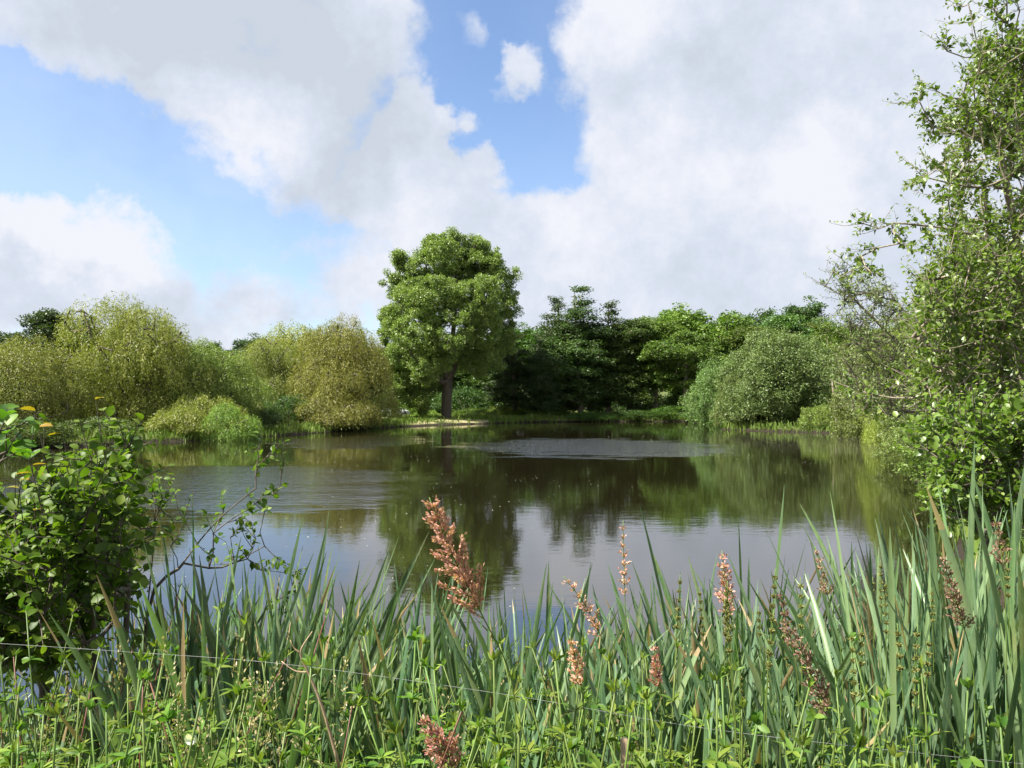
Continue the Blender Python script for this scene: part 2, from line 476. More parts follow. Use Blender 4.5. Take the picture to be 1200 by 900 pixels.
gx = np.unique(np.concatenate([axis(-2500, 2500, 0, .18, 1.035), np.arange(-30, 32, .8)]))
gy = np.unique(np.concatenate([axis(-60, 3500, 3, .15, 1.04), np.arange(30, 95, .7)]))
XX, YY = np.meshgrid(gx, gy)
ZZ = ground_z(XX, YY).reshape(XX.shape)
mb = MB(); nx = len(gx)
ii, jj = np.meshgrid(np.arange(len(gy) - 1), np.arange(nx - 1), indexing='ij')
b0 = (ii * nx + jj).ravel()
mb.add(np.stack([XX, YY, ZZ], -1), np.stack([b0, b0 + 1, b0 + nx + 1, b0 + nx], 1))
gm = bpy.data.materials.new('ground'); gm.use_nodes = True; t = NT(gm.node_tree); p = t.n['Principled BSDF']
pos = t.new('ShaderNodeNewGeometry').outputs['Position']
big = t.noise(pos, .35, 5, .6); fine = t.noise(pos, 9, 6, .7)
c = t.ramp(big, [(.35, (.05, .075, .018)), (.6, (.09, .115, .03)), (.8, (.13, .125, .045))])
c = t.mix(t.smooth(fine, .35, .75, 0, .6), c, (.06, .045, .025))
sz = t.new('ShaderNodeSeparateXYZ'); t.put(sz.inputs[0], pos)
mud = t.smooth(sz.outputs[2], .12, .30, 1, 0)
c = t.mix(mud, c, (.022, .018, .012))


def patch(x, y, rx, ry):
    a = t.math('DIVIDE', t.math('SUBTRACT', sz.outputs[0], x), rx); b = t.math('DIVIDE', t.math('SUBTRACT', sz.outputs[1], y), ry)
    r = t.math('ADD', t.math('MULTIPLY', a, a), t.math('MULTIPLY', b, b))
    return t.smooth(t.math('ADD', r, t.math('MULTIPLY', t.math('SUBTRACT', t.noise(pos, .9, 4), .5), 1.6)), .5, 1.3, 1, 0)


sand = t.math('MAXIMUM', t.math('MAXIMUM', patch(-6.0, 83.5, 4.2, 4.0), patch(-10, 77, 2.5, 2.6)), patch(1, 90, 9, 1.2))
sand = t.math('MULTIPLY', sand, t.smooth(sz.outputs[2], .1, .2, 0, 1))
c = t.mix(sand, c, t.ramp(fine, [(.3, (.16, .15, .07)), (.7, (.34, .30, .16))]))
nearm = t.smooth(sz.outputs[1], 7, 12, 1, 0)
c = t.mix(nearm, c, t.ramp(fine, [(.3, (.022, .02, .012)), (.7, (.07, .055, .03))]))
t.put(p.inputs['Base Color'], c); p.inputs['Roughness'].default_value = .95; p.inputs['Specular IOR Level'].default_value = .15
bn = t.new('ShaderNodeBump'); bn.inputs['Strength'].default_value = .7; bn.inputs['Distance'].default_value = .06
t.put(bn.inputs['Height'], fine); t.put(p.inputs['Normal'], bn.outputs[0])
tag(mb.build('ground', gm, smooth=True), kind='structure')

# water: a real sheet at z = 0, rippled in patches where the breeze touches it
mb = MB()
wx = np.linspace(-75, 45, 41); wy = np.linspace(2, 98, 33)
XX, YY = np.meshgrid(wx, wy)
ii, jj = np.meshgrid(np.arange(32), np.arange(40), indexing='ij'); b0 = (ii * 41 + jj).ravel()
mb.add(np.stack([XX, YY, 0 * XX], -1), np.stack([b0, b0 + 1, b0 + 42, b0 + 41], 1))
wm = bpy.data.materials.new('pond_water'); wm.use_nodes = True; t = NT(wm.node_tree); p = t.n['Principled BSDF']
pos = t.new('ShaderNodeNewGeometry').outputs['Position']
sz = t.new('ShaderNodeSeparateXYZ'); t.put(sz.inputs[0], pos)


def wpatch(x, y, rx, ry, wob=1.2, lo=.45, hi=1.15, rot=0):
    a = t.math('SUBTRACT', sz.outputs[0], x); b = t.math('SUBTRACT', sz.outputs[1], y)
    c_, s_ = math.cos(rot), math.sin(rot)
    u = t.math('ADD', t.math('MULTIPLY', a, c_ / rx), t.math('MULTIPLY', b, s_ / rx))
    v = t.math('ADD', t.math('MULTIPLY', a, -s_ / ry), t.math('MULTIPLY', b, c_ / ry))
    r = t.math('ADD', t.math('MULTIPLY', u, u), t.math('MULTIPLY', v, v))
    mp = t.new('ShaderNodeMapping'); t.put(mp.inputs[0], pos); mp.inputs['Scale'].default_value = (.22, .7, 1)
    return t.smooth(t.math('ADD', r, t.math('MULTIPLY', t.math('SUBTRACT', t.noise(mp.outputs[0], .8, 6, .65), .5), wob)), lo, hi, 1, 0)


breeze = t.math('MAXIMUM', wpatch(4.3, 43, 5.4, 6.5, 7.0, .1, 1.9), t.math('MULTIPLY', wpatch(-9.5, 24, 6, 6.0, 4.5, .2, 1.7), .2))
breeze = t.math('MAXIMUM', breeze, t.math('MULTIPLY', wpatch(-10, 48, 4.5, 7, 4.), .3))
mp = t.new('ShaderNodeMapping'); t.put(mp.inputs[0], pos); mp.inputs['Scale'].default_value = (.55, 1, 1)
r1 = t.noise(mp.outputs[0], 5.5, 4, .55, .4); r2 = t.noise(mp.outputs[0], 1.3, 3, .5)
calm = t.math('ADD', t.math('MULTIPLY', r1, .0013), t.math('MULTIPLY', r2, .0022))
rough_w = t.math('MULTIPLY', t.math('MULTIPLY', r1, .13), breeze)
bn = t.new('ShaderNodeBump'); bn.inputs['Strength'].default_value = 1; bn.inputs['Distance'].default_value = 1
t.put(bn.inputs['Height'], t.math('ADD', calm, rough_w)); t.put(p.inputs['Normal'], bn.outputs[0])
film = t.math('MULTIPLY', wpatch(22, 47, 10, 17, 1.6, .3, 1.3), t.smooth(t.noise(pos, 2.2, 7, .75), .42, .66))
film = t.math('MULTIPLY', film, .38)
base = t.mix(t.noise(pos, .25, 3), (.0065, .0055, .0025), (.010, .008, .0035))
t.put(p.inputs['Base Color'], t.mix(film, base, (.19, .18, .14)))
t.put(p.inputs['Roughness'], t.math('ADD', .02, t.math('ADD', t.math('MULTIPLY', film, .35), t.math('MULTIPLY', breeze, .04))))
p.inputs['IOR'].default_value = 2.0; p.inputs['Specular IOR Level'].default_value = .85
tag(mb.build('water', wm, smooth=True), kind='structure')

# ------------------------------------------------------------------ far trees
ROUND2 = ((.3, .9), (.7, .85))
ROUND3 = ((.18, .68), (.5, 1.0), (.82, .72))
LANCE = ((.35, 1.0), (.7, .7))


def rand_dirs(rng, n): return unit(rng.normal(size=(n, 3)))


def clump_leaves(mb, C, R, n, rng, size, asp=.62, flat=.75, outc=None, up=.35, rnd=None):
    """n leaves on and in every clump of centre C, radius R"""
    k = len(C)
    d = rand_dirs(rng, k * n).reshape(k, n, 3)
    rad = rng.random((k, n, 1)) ** .45
    P = C[:, None] + d * rad * R[:, None, None] * np.array([1, 1, flat])
    P = P.reshape(-1, 3); d = d.reshape(-1, 3)
    Nn = unit(d * .7 + rng.normal(size=P.shape) * .7 + np.array([0, 0, up]))
    D = unit(d + rng.normal(size=P.shape) * .8 + np.array([0, 0, -.25]))
    L = size * rng.uniform(.65, 1.35, len(P))
    r = np.clip(np.repeat(rng.uniform(.2, .8, k), n) + rng.normal(size=len(P)) * .22, 0, 1)
    leaves(mb, P, D, Nn, L, L * asp / 2, fold=.2, droop=.1, rnd=r)


def lobes_to_clumps(lobes, rng, per_area, inner=.35, rclump=(.5, 1.0), squash=1):
    """clump centres near the skin of overlapping lobes (x, y, z, rx, rz)"""
    C = []
    for (x, y, z, rx, rz) in lobes:
        n = max(5, int(4 * PI * rx * (rx + rz) / 2 * per_area))
        d = rand_dirs(rng, n)
        rad = np.where(rng.random((n, 1)) < inner, rng.random((n, 1)) ** .5 * .85, rng.uniform(.82, 1.04, (n, 1)))
        C.append(np.array([x, y, z]) + d * rad * np.array([rx, rx, rz]))
    C = np.concatenate(C)
    keep = np.ones(len(C), bool)                       # drop most clumps buried deep in other lobes
    dep = np.full(len(C), 9.)
    for (x, y, z, rx, rz) in lobes:
        q = np.linalg.norm((C - np.array([x, y, z])) / np.array([rx, rx, rz]), axis=1)
        dep = np.minimum(dep, q)
    keep &= (dep > .55) | (rng.random(len(C)) < .35)
    C = C[keep]
    C = C[C[:, 2] > .3]
    return C, rng.uniform(rclump[0], rclump[1], len(C))


def sublobes(lobes, rng, k=6):
    out = []
    for (x, y, z, rx, rz) in lobes:
        if rx < .9: out.append((x, y, z, rx, rz)); continue
        out.append((x, y, z, rx * .76, rz * .76))
        for _ in range(k):
            d = unit(rng.normal(size=3) + np.array([0, -.25, .25])); f = rng.uniform(.26, .56)
            out.append((x + d[0] * rx * (1 - f) * 1.08, y + d[1] * rx * (1 - f) * 1.08, z + d[2] * rz * (1 - f) * 1.08, rx * f, rz * f * rng.uniform(.9, 1.3)))
    return out


def make_tree(name, seed, lobes, trunks, trunk_r, mat, per_area=.8, nleaf=90, size=.26, rclump=(.55, 1.05), bark='bark',
              asp=.62, flat=.75, inner=.35, zpen=.7, rise=.3, step=1.0, extra=None):
    rng = np.random.default_rng(seed)
    root = empty(name)
    C, R = lobes_to_clumps(lobes, rng, per_area, inner, rclump)
    if extra is not None:
        C = np.vstack([C, extra[0]]); R = np.concatenate([R, extra[1]])
    N, par, RR, istr, ends = grow(trunks, C, rng, step=step, rise=rise, zpen=zpen, r_tip=.018)
    mw = MB(); wood(mw, N, par, RR, 6, trunk_r)
    mw.build('trunk', M[bark], root, smooth=True)
    ml = MB(); clump_leaves(ml, C, R, nleaf, rng, size, asp, flat)
    ml.build('crown', M[mat], root)
    return root


def straight(h, lean=(0, 0), n=8, x0=0, y0=0, rng=None, wob=.12):
    z = np.linspace(-.4, h, n); u = np.clip(z / h, 0, 1)
    P = np.stack([x0 + lean[0] * u, y0 + lean[1] * u, z], 1)
    if rng is not None: P[1:, :2] += np.cumsum(rng.normal(size=(n - 1, 2)) * wob, 0) * .5
    return P


def random_lobes(rng, h, w_, base, n, fat=.36, top=1.0):
    """lobes filling an egg-shaped crown of height h and width w_ that starts at base"""
    L = []
    ch = h - base
    for i in range(n):
        u = (i + .5) / n
        z = base + ch * (.12 + .78 * u)
        prof = math.sin(PI * min(1, .15 + .8 * u) ** 1.1) ** .7
        r = w_ * fat * (.40 + .55 * rng.random()) * (1 - .35 * u * top)
        a = rng.random() * 2 * PI + i * 2.4
        off = max(0, w_ / 2 * prof - r * .8)
        L.append((off * math.cos(a), off * math.sin(a), z, r, r * rng.uniform(.75, 1.0)))
    L.append((0, 0, base + ch * .5, w_ * .3, ch * .42))
    return L


def willow_strands(rng, lobes, n_str, length, leafn, size, spread=.55, ml=None, asp=.24):
    """hanging shoots that start on the skin of the crown and fall outwards, each lined with narrow leaves"""
    area = np.array([l[3] * l[3] for l in lobes]); pick = rng.choice(len(lobes), n_str, p=area / area.sum())
    Lb = np.array(lobes)[pick]
    d = rand_dirs(rng, n_str); d[:, 2] = np.abs(d[:, 2]) * 1.0 - .35; d = unit(d)
    st = Lb[:, :3] + d * Lb[:, [3, 3, 4]] * rng.uniform(.75, 1.04, (n_str, 1))
    keep = np.ones(n_str, bool)
    st = st[keep]; d = d[keep]
    out = d.copy(); out[:, 2] = 0; out = unit(out + rng.normal(size=out.shape) * .25 * np.array([1, 1, 0]))
    ln = rng.uniform(.4, 1, len(st)) * length
    ln = np.minimum(ln, np.maximum(st[:, 2] - .1, .2))
    t = (np.arange(leafn) + .5) / leafn
    rise = np.maximum(0, d[:, 2:3]) * .25
    P = st[:, None] + out[:, None] * (spread * np.sqrt(t)[None, :, None] * ln[:, None, None] * .6)
    P[:, :, 2] += (rise * np.sin(t * PI)[None] * ln[:, None] - (t[None] ** 1.5) * ln[:, None])
    T = unit(np.gradient(P, axis=1))
    P = P.reshape(-1, 3) + rng.normal(size=(len(st) * leafn, 3)) * .09
    D = unit(T.reshape(-1, 3) + rng.normal(size=P.shape) * .65)
    Nn = unit(np.repeat(out, leafn, 0) * .8 + rng.normal(size=P.shape) * .6 + np.array([0, 0, .4]))
    L = size * rng.uniform(.7, 1.3, len(P))
    r = np.clip(np.repeat(rng.uniform(.1, .9, len(st)), leafn) + rng.normal(size=len(P)) * .15, 0, 1)
    leaves(ml, P, D, Nn, L, L * asp / 2, fold=.2, droop=.1, rnd=r)
    return st


def make_willow(name, seed, lobes, trunks, trunk_r, n_str=2600, length=2.6, leafn=22, size=.27, mat='willow', fillc=140, asp=.24, spread=.55, bark='bark'):
    rng = np.random.default_rng(seed); root = empty(name)
    ml = MB()
    st = willow_strands(rng, lobes, n_str, length, leafn, size, spread, ml, asp)
    idx = rng.choice(len(st), min(fillc, len(st)), replace=False)
    tips = st[idx]
    N, par, RR, istr, ends = grow(trunks, tips, rng, step=.8, rise=.1, zpen=.5, r_tip=.012)
    mw = MB(); wood(mw, N, par, RR, 6, trunk_r); mw.build('trunk', M[bark], root, smooth=True)
    ml.build('crown', M[mat], root)
    return root


R_ = np.random.default_rng
# --- the big poplar by the sandy bank, its crown laid out lobe by lobe as in the photograph
PX, PY = 523, 86.5


def plobe(px, py, dy, rpx, k=1.0):
    q = at(px, py, PY + dy); r = rpx / F * PY
    return (q[0] - at(PX, 400, PY)[0], dy, q[2] - .45, r, r * k)


pop = [plobe(502, 310, 0, 27), plobe(538, 303, 1, 27), plobe(520, 300, -3, 22), plobe(562, 308, 0, 26), plobe(484, 322, 1, 24), plobe(583, 333, 0, 21), plobe(575, 318, 2, 19), plobe(590, 358, 0, 20),
       plobe(560, 350, -4, 32), plobe(505, 350, -5, 32), plobe(480, 352, -1, 28), plobe(535, 335, 4, 34), plobe(530, 385, -6, 28), plobe(488, 392, -3, 36),
       plobe(466, 395, 0, 26), plobe(566, 382, -2, 30), plobe(588, 378, 3, 18), plobe(548, 410, 1, 30, .75), plobe(503, 425, -4, 26), plobe(473, 428, -2, 28),
       plobe(480, 452, -1, 22, .75), plobe(500, 448, 1, 16, .7), plobe(560, 428, 0, 22, .7), plobe(576, 416, 0, 18),
       plobe(464, 345, 2, 9), plobe(452, 326, 1, 8), plobe(459, 420, 2, 16), plobe(602, 348, 0, 8), plobe(470, 303, 0, 11), plobe(455, 368, 0, 11), plobe(601, 322, 0, 8), plobe(600, 392, 0, 9), plobe(530, 284, 0, 14), plobe(505, 288, 1, 13), plobe(556, 287, 1, 15), plobe(452, 440, 1, 12), plobe(462, 375, 1, 18), plobe(592, 405, 1, 13), plobe(470, 335, 2, 18), plobe(449, 392, 0, 9), plobe(470, 470, 0, 14), plobe(488, 476, -1, 12), plobe(455, 452, 0, 13), plobe(490, 468, -2, 12, .6), plobe(466, 460, -3, 14, .7)]
tr0 = np.array([(0, 0, -.5), (.05, 0, 2), (.15, 0, 4.2), (.5, .2, 7), (.8, .1, 10), (1.0, 0, 13), (1.2, 0, 16), (1.3, 0, 18.5)])
tr1 = np.array([(.15, 0, 4.3), (1.3, .2, 6.5), (2.8, .2, 9.5), (3.8, .4, 12.5), (4.4, .5, 15)])
tr2 = np.array([(.1, 0, 4.6), (-1, -.5, 7), (-2.2, -1.2, 10), (-2.8, -1, 13.5), (-3, -.5, 16)])
tr3 = np.array([(.05, 0, 3.8), (-1.6, -1.2, 5), (-3.6, -1.4, 6.2), (-4.8, -1, 7.2)])
pl = make_tree('poplar_tree', 11, sublobes(pop, R_(12), 6), [tr0, tr1, tr2, tr3], .62, 'poplar', per_area=.85, nleaf=130, size=.165, rclump=(.30, .72), inner=.08)
pl.location = (at(PX, 400, PY)[0], PY, .45)
tag(pl, 'tallest tree with a huge bright green crown and bare dark trunk on the sandy bank', 'tree')

# --- tree kinds, each built once and then copied
rg = R_(5)
kinds = {}


def kind(k, root): kinds[k] = [root, False]


kind('oak', make_tree('oak_tree', 21, sublobes(random_lobes(R_(21), 12, 11, 1.6, 13), R_(121), 4), [straight(8, rng=R_(1))], .38, 'green', .85, 85, .20, rclump=(.32, .75)))
kind('oak2', make_tree('oak_tree', 22, sublobes(random_lobes(R_(22), 12, 10, 1.8, 12), R_(122), 4), [straight(8, rng=R_(2))], .36, 'green', .85, 85, .20, rclump=(.32, .75)))
kind('ash', make_tree('ash_tree', 23, sublobes(random_lobes(R_(23), 16, 8.5, 4.2, 13, .32), R_(123), 4), [straight(13, (.5, 0), rng=R_(3))], .26, 'green', .9, 80, .19, rclump=(.32, .75), bark='pale_bark'))
kind('ash2', make_tree('ash_tree', 24, sublobes(random_lobes(R_(24), 16, 9.0, 3.4, 14, .30), R_(124), 4), [straight(13, (-.6, 0), rng=R_(4))], .24, 'green', .9, 80, .19, rclump=(.32, .75), bark='pale_bark'))


def spire_lobes(rng, h, w_, base, n):
    L = []
    for i in range(n):
        u = (i + .5) / n; z = base + (h - base) * u
        rr = w_ / 2 * (1 - u) ** .6 + .45
        for k in range(2 if u < .8 else 1):
            a = rng.random() * 2 * PI + i * 2.2 + k * PI
            r = rr * rng.uniform(.38, .62)
            off = max(0, rr - r) * rng.uniform(.6, 1.15)
            L.append((off * math.cos(a), off * math.sin(a), z, r, r * rng.uniform(.7, 1.0)))
    return L


kind('spire', make_tree('alder_tree', 25, spire_lobes(R_(25), 19, 7.5, 2.2, 15), [straight(18.6, rng=R_(5), wob=.1, n=12)], .26, 'green', 1.0, 95, .18, rclump=(.4, .85), flat=.65, inner=.3, bark='pale_bark'))
kind('spire2', make_tree('alder_tree', 26, spire_lobes(R_(26), 18, 6.5, 3.0, 13), [straight(17.5, rng=R_(6), wob=.14, n=12)], .22, 'green', 1.0, 95, .18, rclump=(.4, .85), flat=.65, inner=.3, bark='pale_bark'))
kind('birch', make_tree('birch_tree', 27, random_lobes(R_(27), 13, 5.0, 4.5, 11, .30), [straight(12, (.3, 0), rng=R_(7))], .12, 'green', 1.0, 80, .16, rclump=(.35, .75), bark='pale_bark'))


def mound(rng, h, w_, n, low=.3):
    L = [(0, 0, h * .45, w_ * .33, h * .46)]
    for i in range(n):
        a = i * 2.4 + rng.random(); u = (i + .5) / n
        z = h * (low + (.86 - low) * u); r = w_ * rng.uniform(.17, .26) * (1.15 - .45 * u)
        off = (w_ / 2 - r) * math.sqrt(max(.05, 1 - u ** 2.2)) * rng.uniform(.85, 1.1)
        L.append((off * math.cos(a), off * math.sin(a), min(z, h - r * .8), r, r * .85))
    return L


def ragged(rng, h, w_, n):
    L = []
    for i in range(n):
        a = i * 2.4 + rng.random(); q = math.sqrt((i + .5) / n)
        r = w_ * rng.uniform(.12, .22); off = max(0, w_ / 2 - r) * q * rng.uniform(.8, 1.12)
        top = h * (1 - .42 * q ** 2) * rng.uniform(.74, 1.0)
        L.append((off * math.cos(a), off * math.sin(a), top - r * .8, r, r * rng.uniform(.7, .95)))
        if i % 2: L.append((off * 1.05 * math.cos(a + .4), off * 1.05 * math.sin(a + .4), max(.9, (top - r) * rng.uniform(.3, .6)), r * 1.05, r * .8))
    return L


wl = ragged(R_(31), 9.5, 12, 15)
kind('willow', make_willow('willow_tree', 31, wl, [np.array([(.8, 0, -.3), (.5, 0, 1), (-.3, .2, 2.6), (-1.3, .3, 4.2), (-2, .3, 6)]),
     np.array([(.5, 0, 1), (1.5, -.2, 2.8), (2.6, -.3, 4.5), (3.2, 0, 6)]), np.array([(-.2, .2, 2.4), (.4, -.8, 4.5), (.5, -1, 7)])], .38, 7200, 1.4, 15, .175, fillc=180, spread=.9))
wl = ragged(R_(38), 9, 10.5, 14)
kind('willow2', make_willow('willow_tree', 32, wl, [np.array([(0, 0, -.3), (.1, 0, 1.4), (.6, .2, 3), (1.5, .3, 5)]), np.array([(.1, 0, 1.2), (-1, -.2, 2.8), (-2.0, -.3, 5)])], .34, 7200, 1.5, 15, .175, fillc=180, spread=.9))
wl = ragged(R_(35), 3.4, 7, 11)
kind('low_willow', make_willow('willow_shrub', 33, wl, [straight(1.6), straight(1.5, (1.2, 0)), straight(1.5, (-1.3, .3))], .12, 3400, .6, 11, .18, fillc=90, spread=1.3))


def make_bush(name, seed, h, w_, n, mat, per_area=1.3, nleaf=90, size=.17, rcl=(.28, .6), low=.15, asp=.42, r=.1, bark='bark'):
    lb = mound(R_(seed), h, w_, n, low)
    return make_tree(name, seed, lb, [straight(h * .55), straight(h * .5, (w_ * .2, 0)), straight(h * .5, (-w_ * .2, w_ * .05))], r, mat, per_area, nleaf, size, rcl, bark, asp, .95, .2, step=.7)


kind('sallow', make_bush('sallow_shrub', 41, 8.3, 10.6, 15, 'sallow', 1.5, 95, .17, (.3, .65), r=.2))
kind('sallow2', make_bush('sallow_shrub', 42, 6.5, 8, 12, 'sallow', 1.4, 80, .17, (.3, .65), r=.15))
kind('shrub', make_bush('low_shrub', 43, 2.6, 4.0, 9, 'green', 2.2, 60, .13, (.2, .42), r=.05))
kind('shrub2', make_bush('low_shrub', 44, 2.2, 4.6, 9, 'sallow', 2.2, 60, .13, (.2, .42), r=.05))
DIMS = {'oak': (12, 11), 'oak2': (12, 10), 'ash': (16, 8.5), 'ash2': (16, 9), 'spire': (19, 7.5), 'spire2': (18, 6.5), 'birch': (13, 5),
        'willow': (9.5, 12), 'willow2': (9, 10.5), 'low_willow': (3.4, 7), 'sallow': (8.3, 10.6), 'sallow2': (6.5, 8), 'shrub': (2.6, 4), 'shrub2': (2.2, 4.6)}


for k_, (root_, _) in kinds.items():
    cr_ = [c for c in root_.children if c.name.startswith('crown')][0].data
    co = np.empty(len(cr_.vertices) * 3, np.float32); cr_.vertices.foreach_get('co', co); co = co.reshape(-1, 3)
    q1, q9 = np.percentile(co, 1, 0), np.percentile(co, 99, 0)
    DIMS[k_] = (float(np.percentile(co[:, 2], 99.8)), float((q9 - q1)[:2].mean()))


def plant(k, px, top, Y, wpx, rot, tint, label, cat='tree', group=None, lean=0):
    """put a tree of kind k so that its top and width match the photograph at distance Y"""
    src = kinds[k]
    if px > 722 and k in ('oak', 'oak2', 'ash', 'ash2', 'birch'): tint = tuple(min(1.5, c * 1.3) for c in tint)
    if k.startswith('willow'): tint = tuple(c * 1.1 for c in tint)
    if not src[1]: o = src[0]; src[1] = True
    else: o = copy_tree(src[0])
    h, wd = DIMS[k]
    x = at(px, 468, Y)[0]; g = gz(x, Y) - .1
    H = at(px, top, Y)[2] - g; Wm = wpx / F * Y
    o.location = (x, Y, g); s = Wm / wd
    o.scale = (s, s, H / h)
    o.rotation_euler = (0, lean, rot)
    tag(o, label, cat, group, 'thing')
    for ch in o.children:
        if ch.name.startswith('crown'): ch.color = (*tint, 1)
    return o


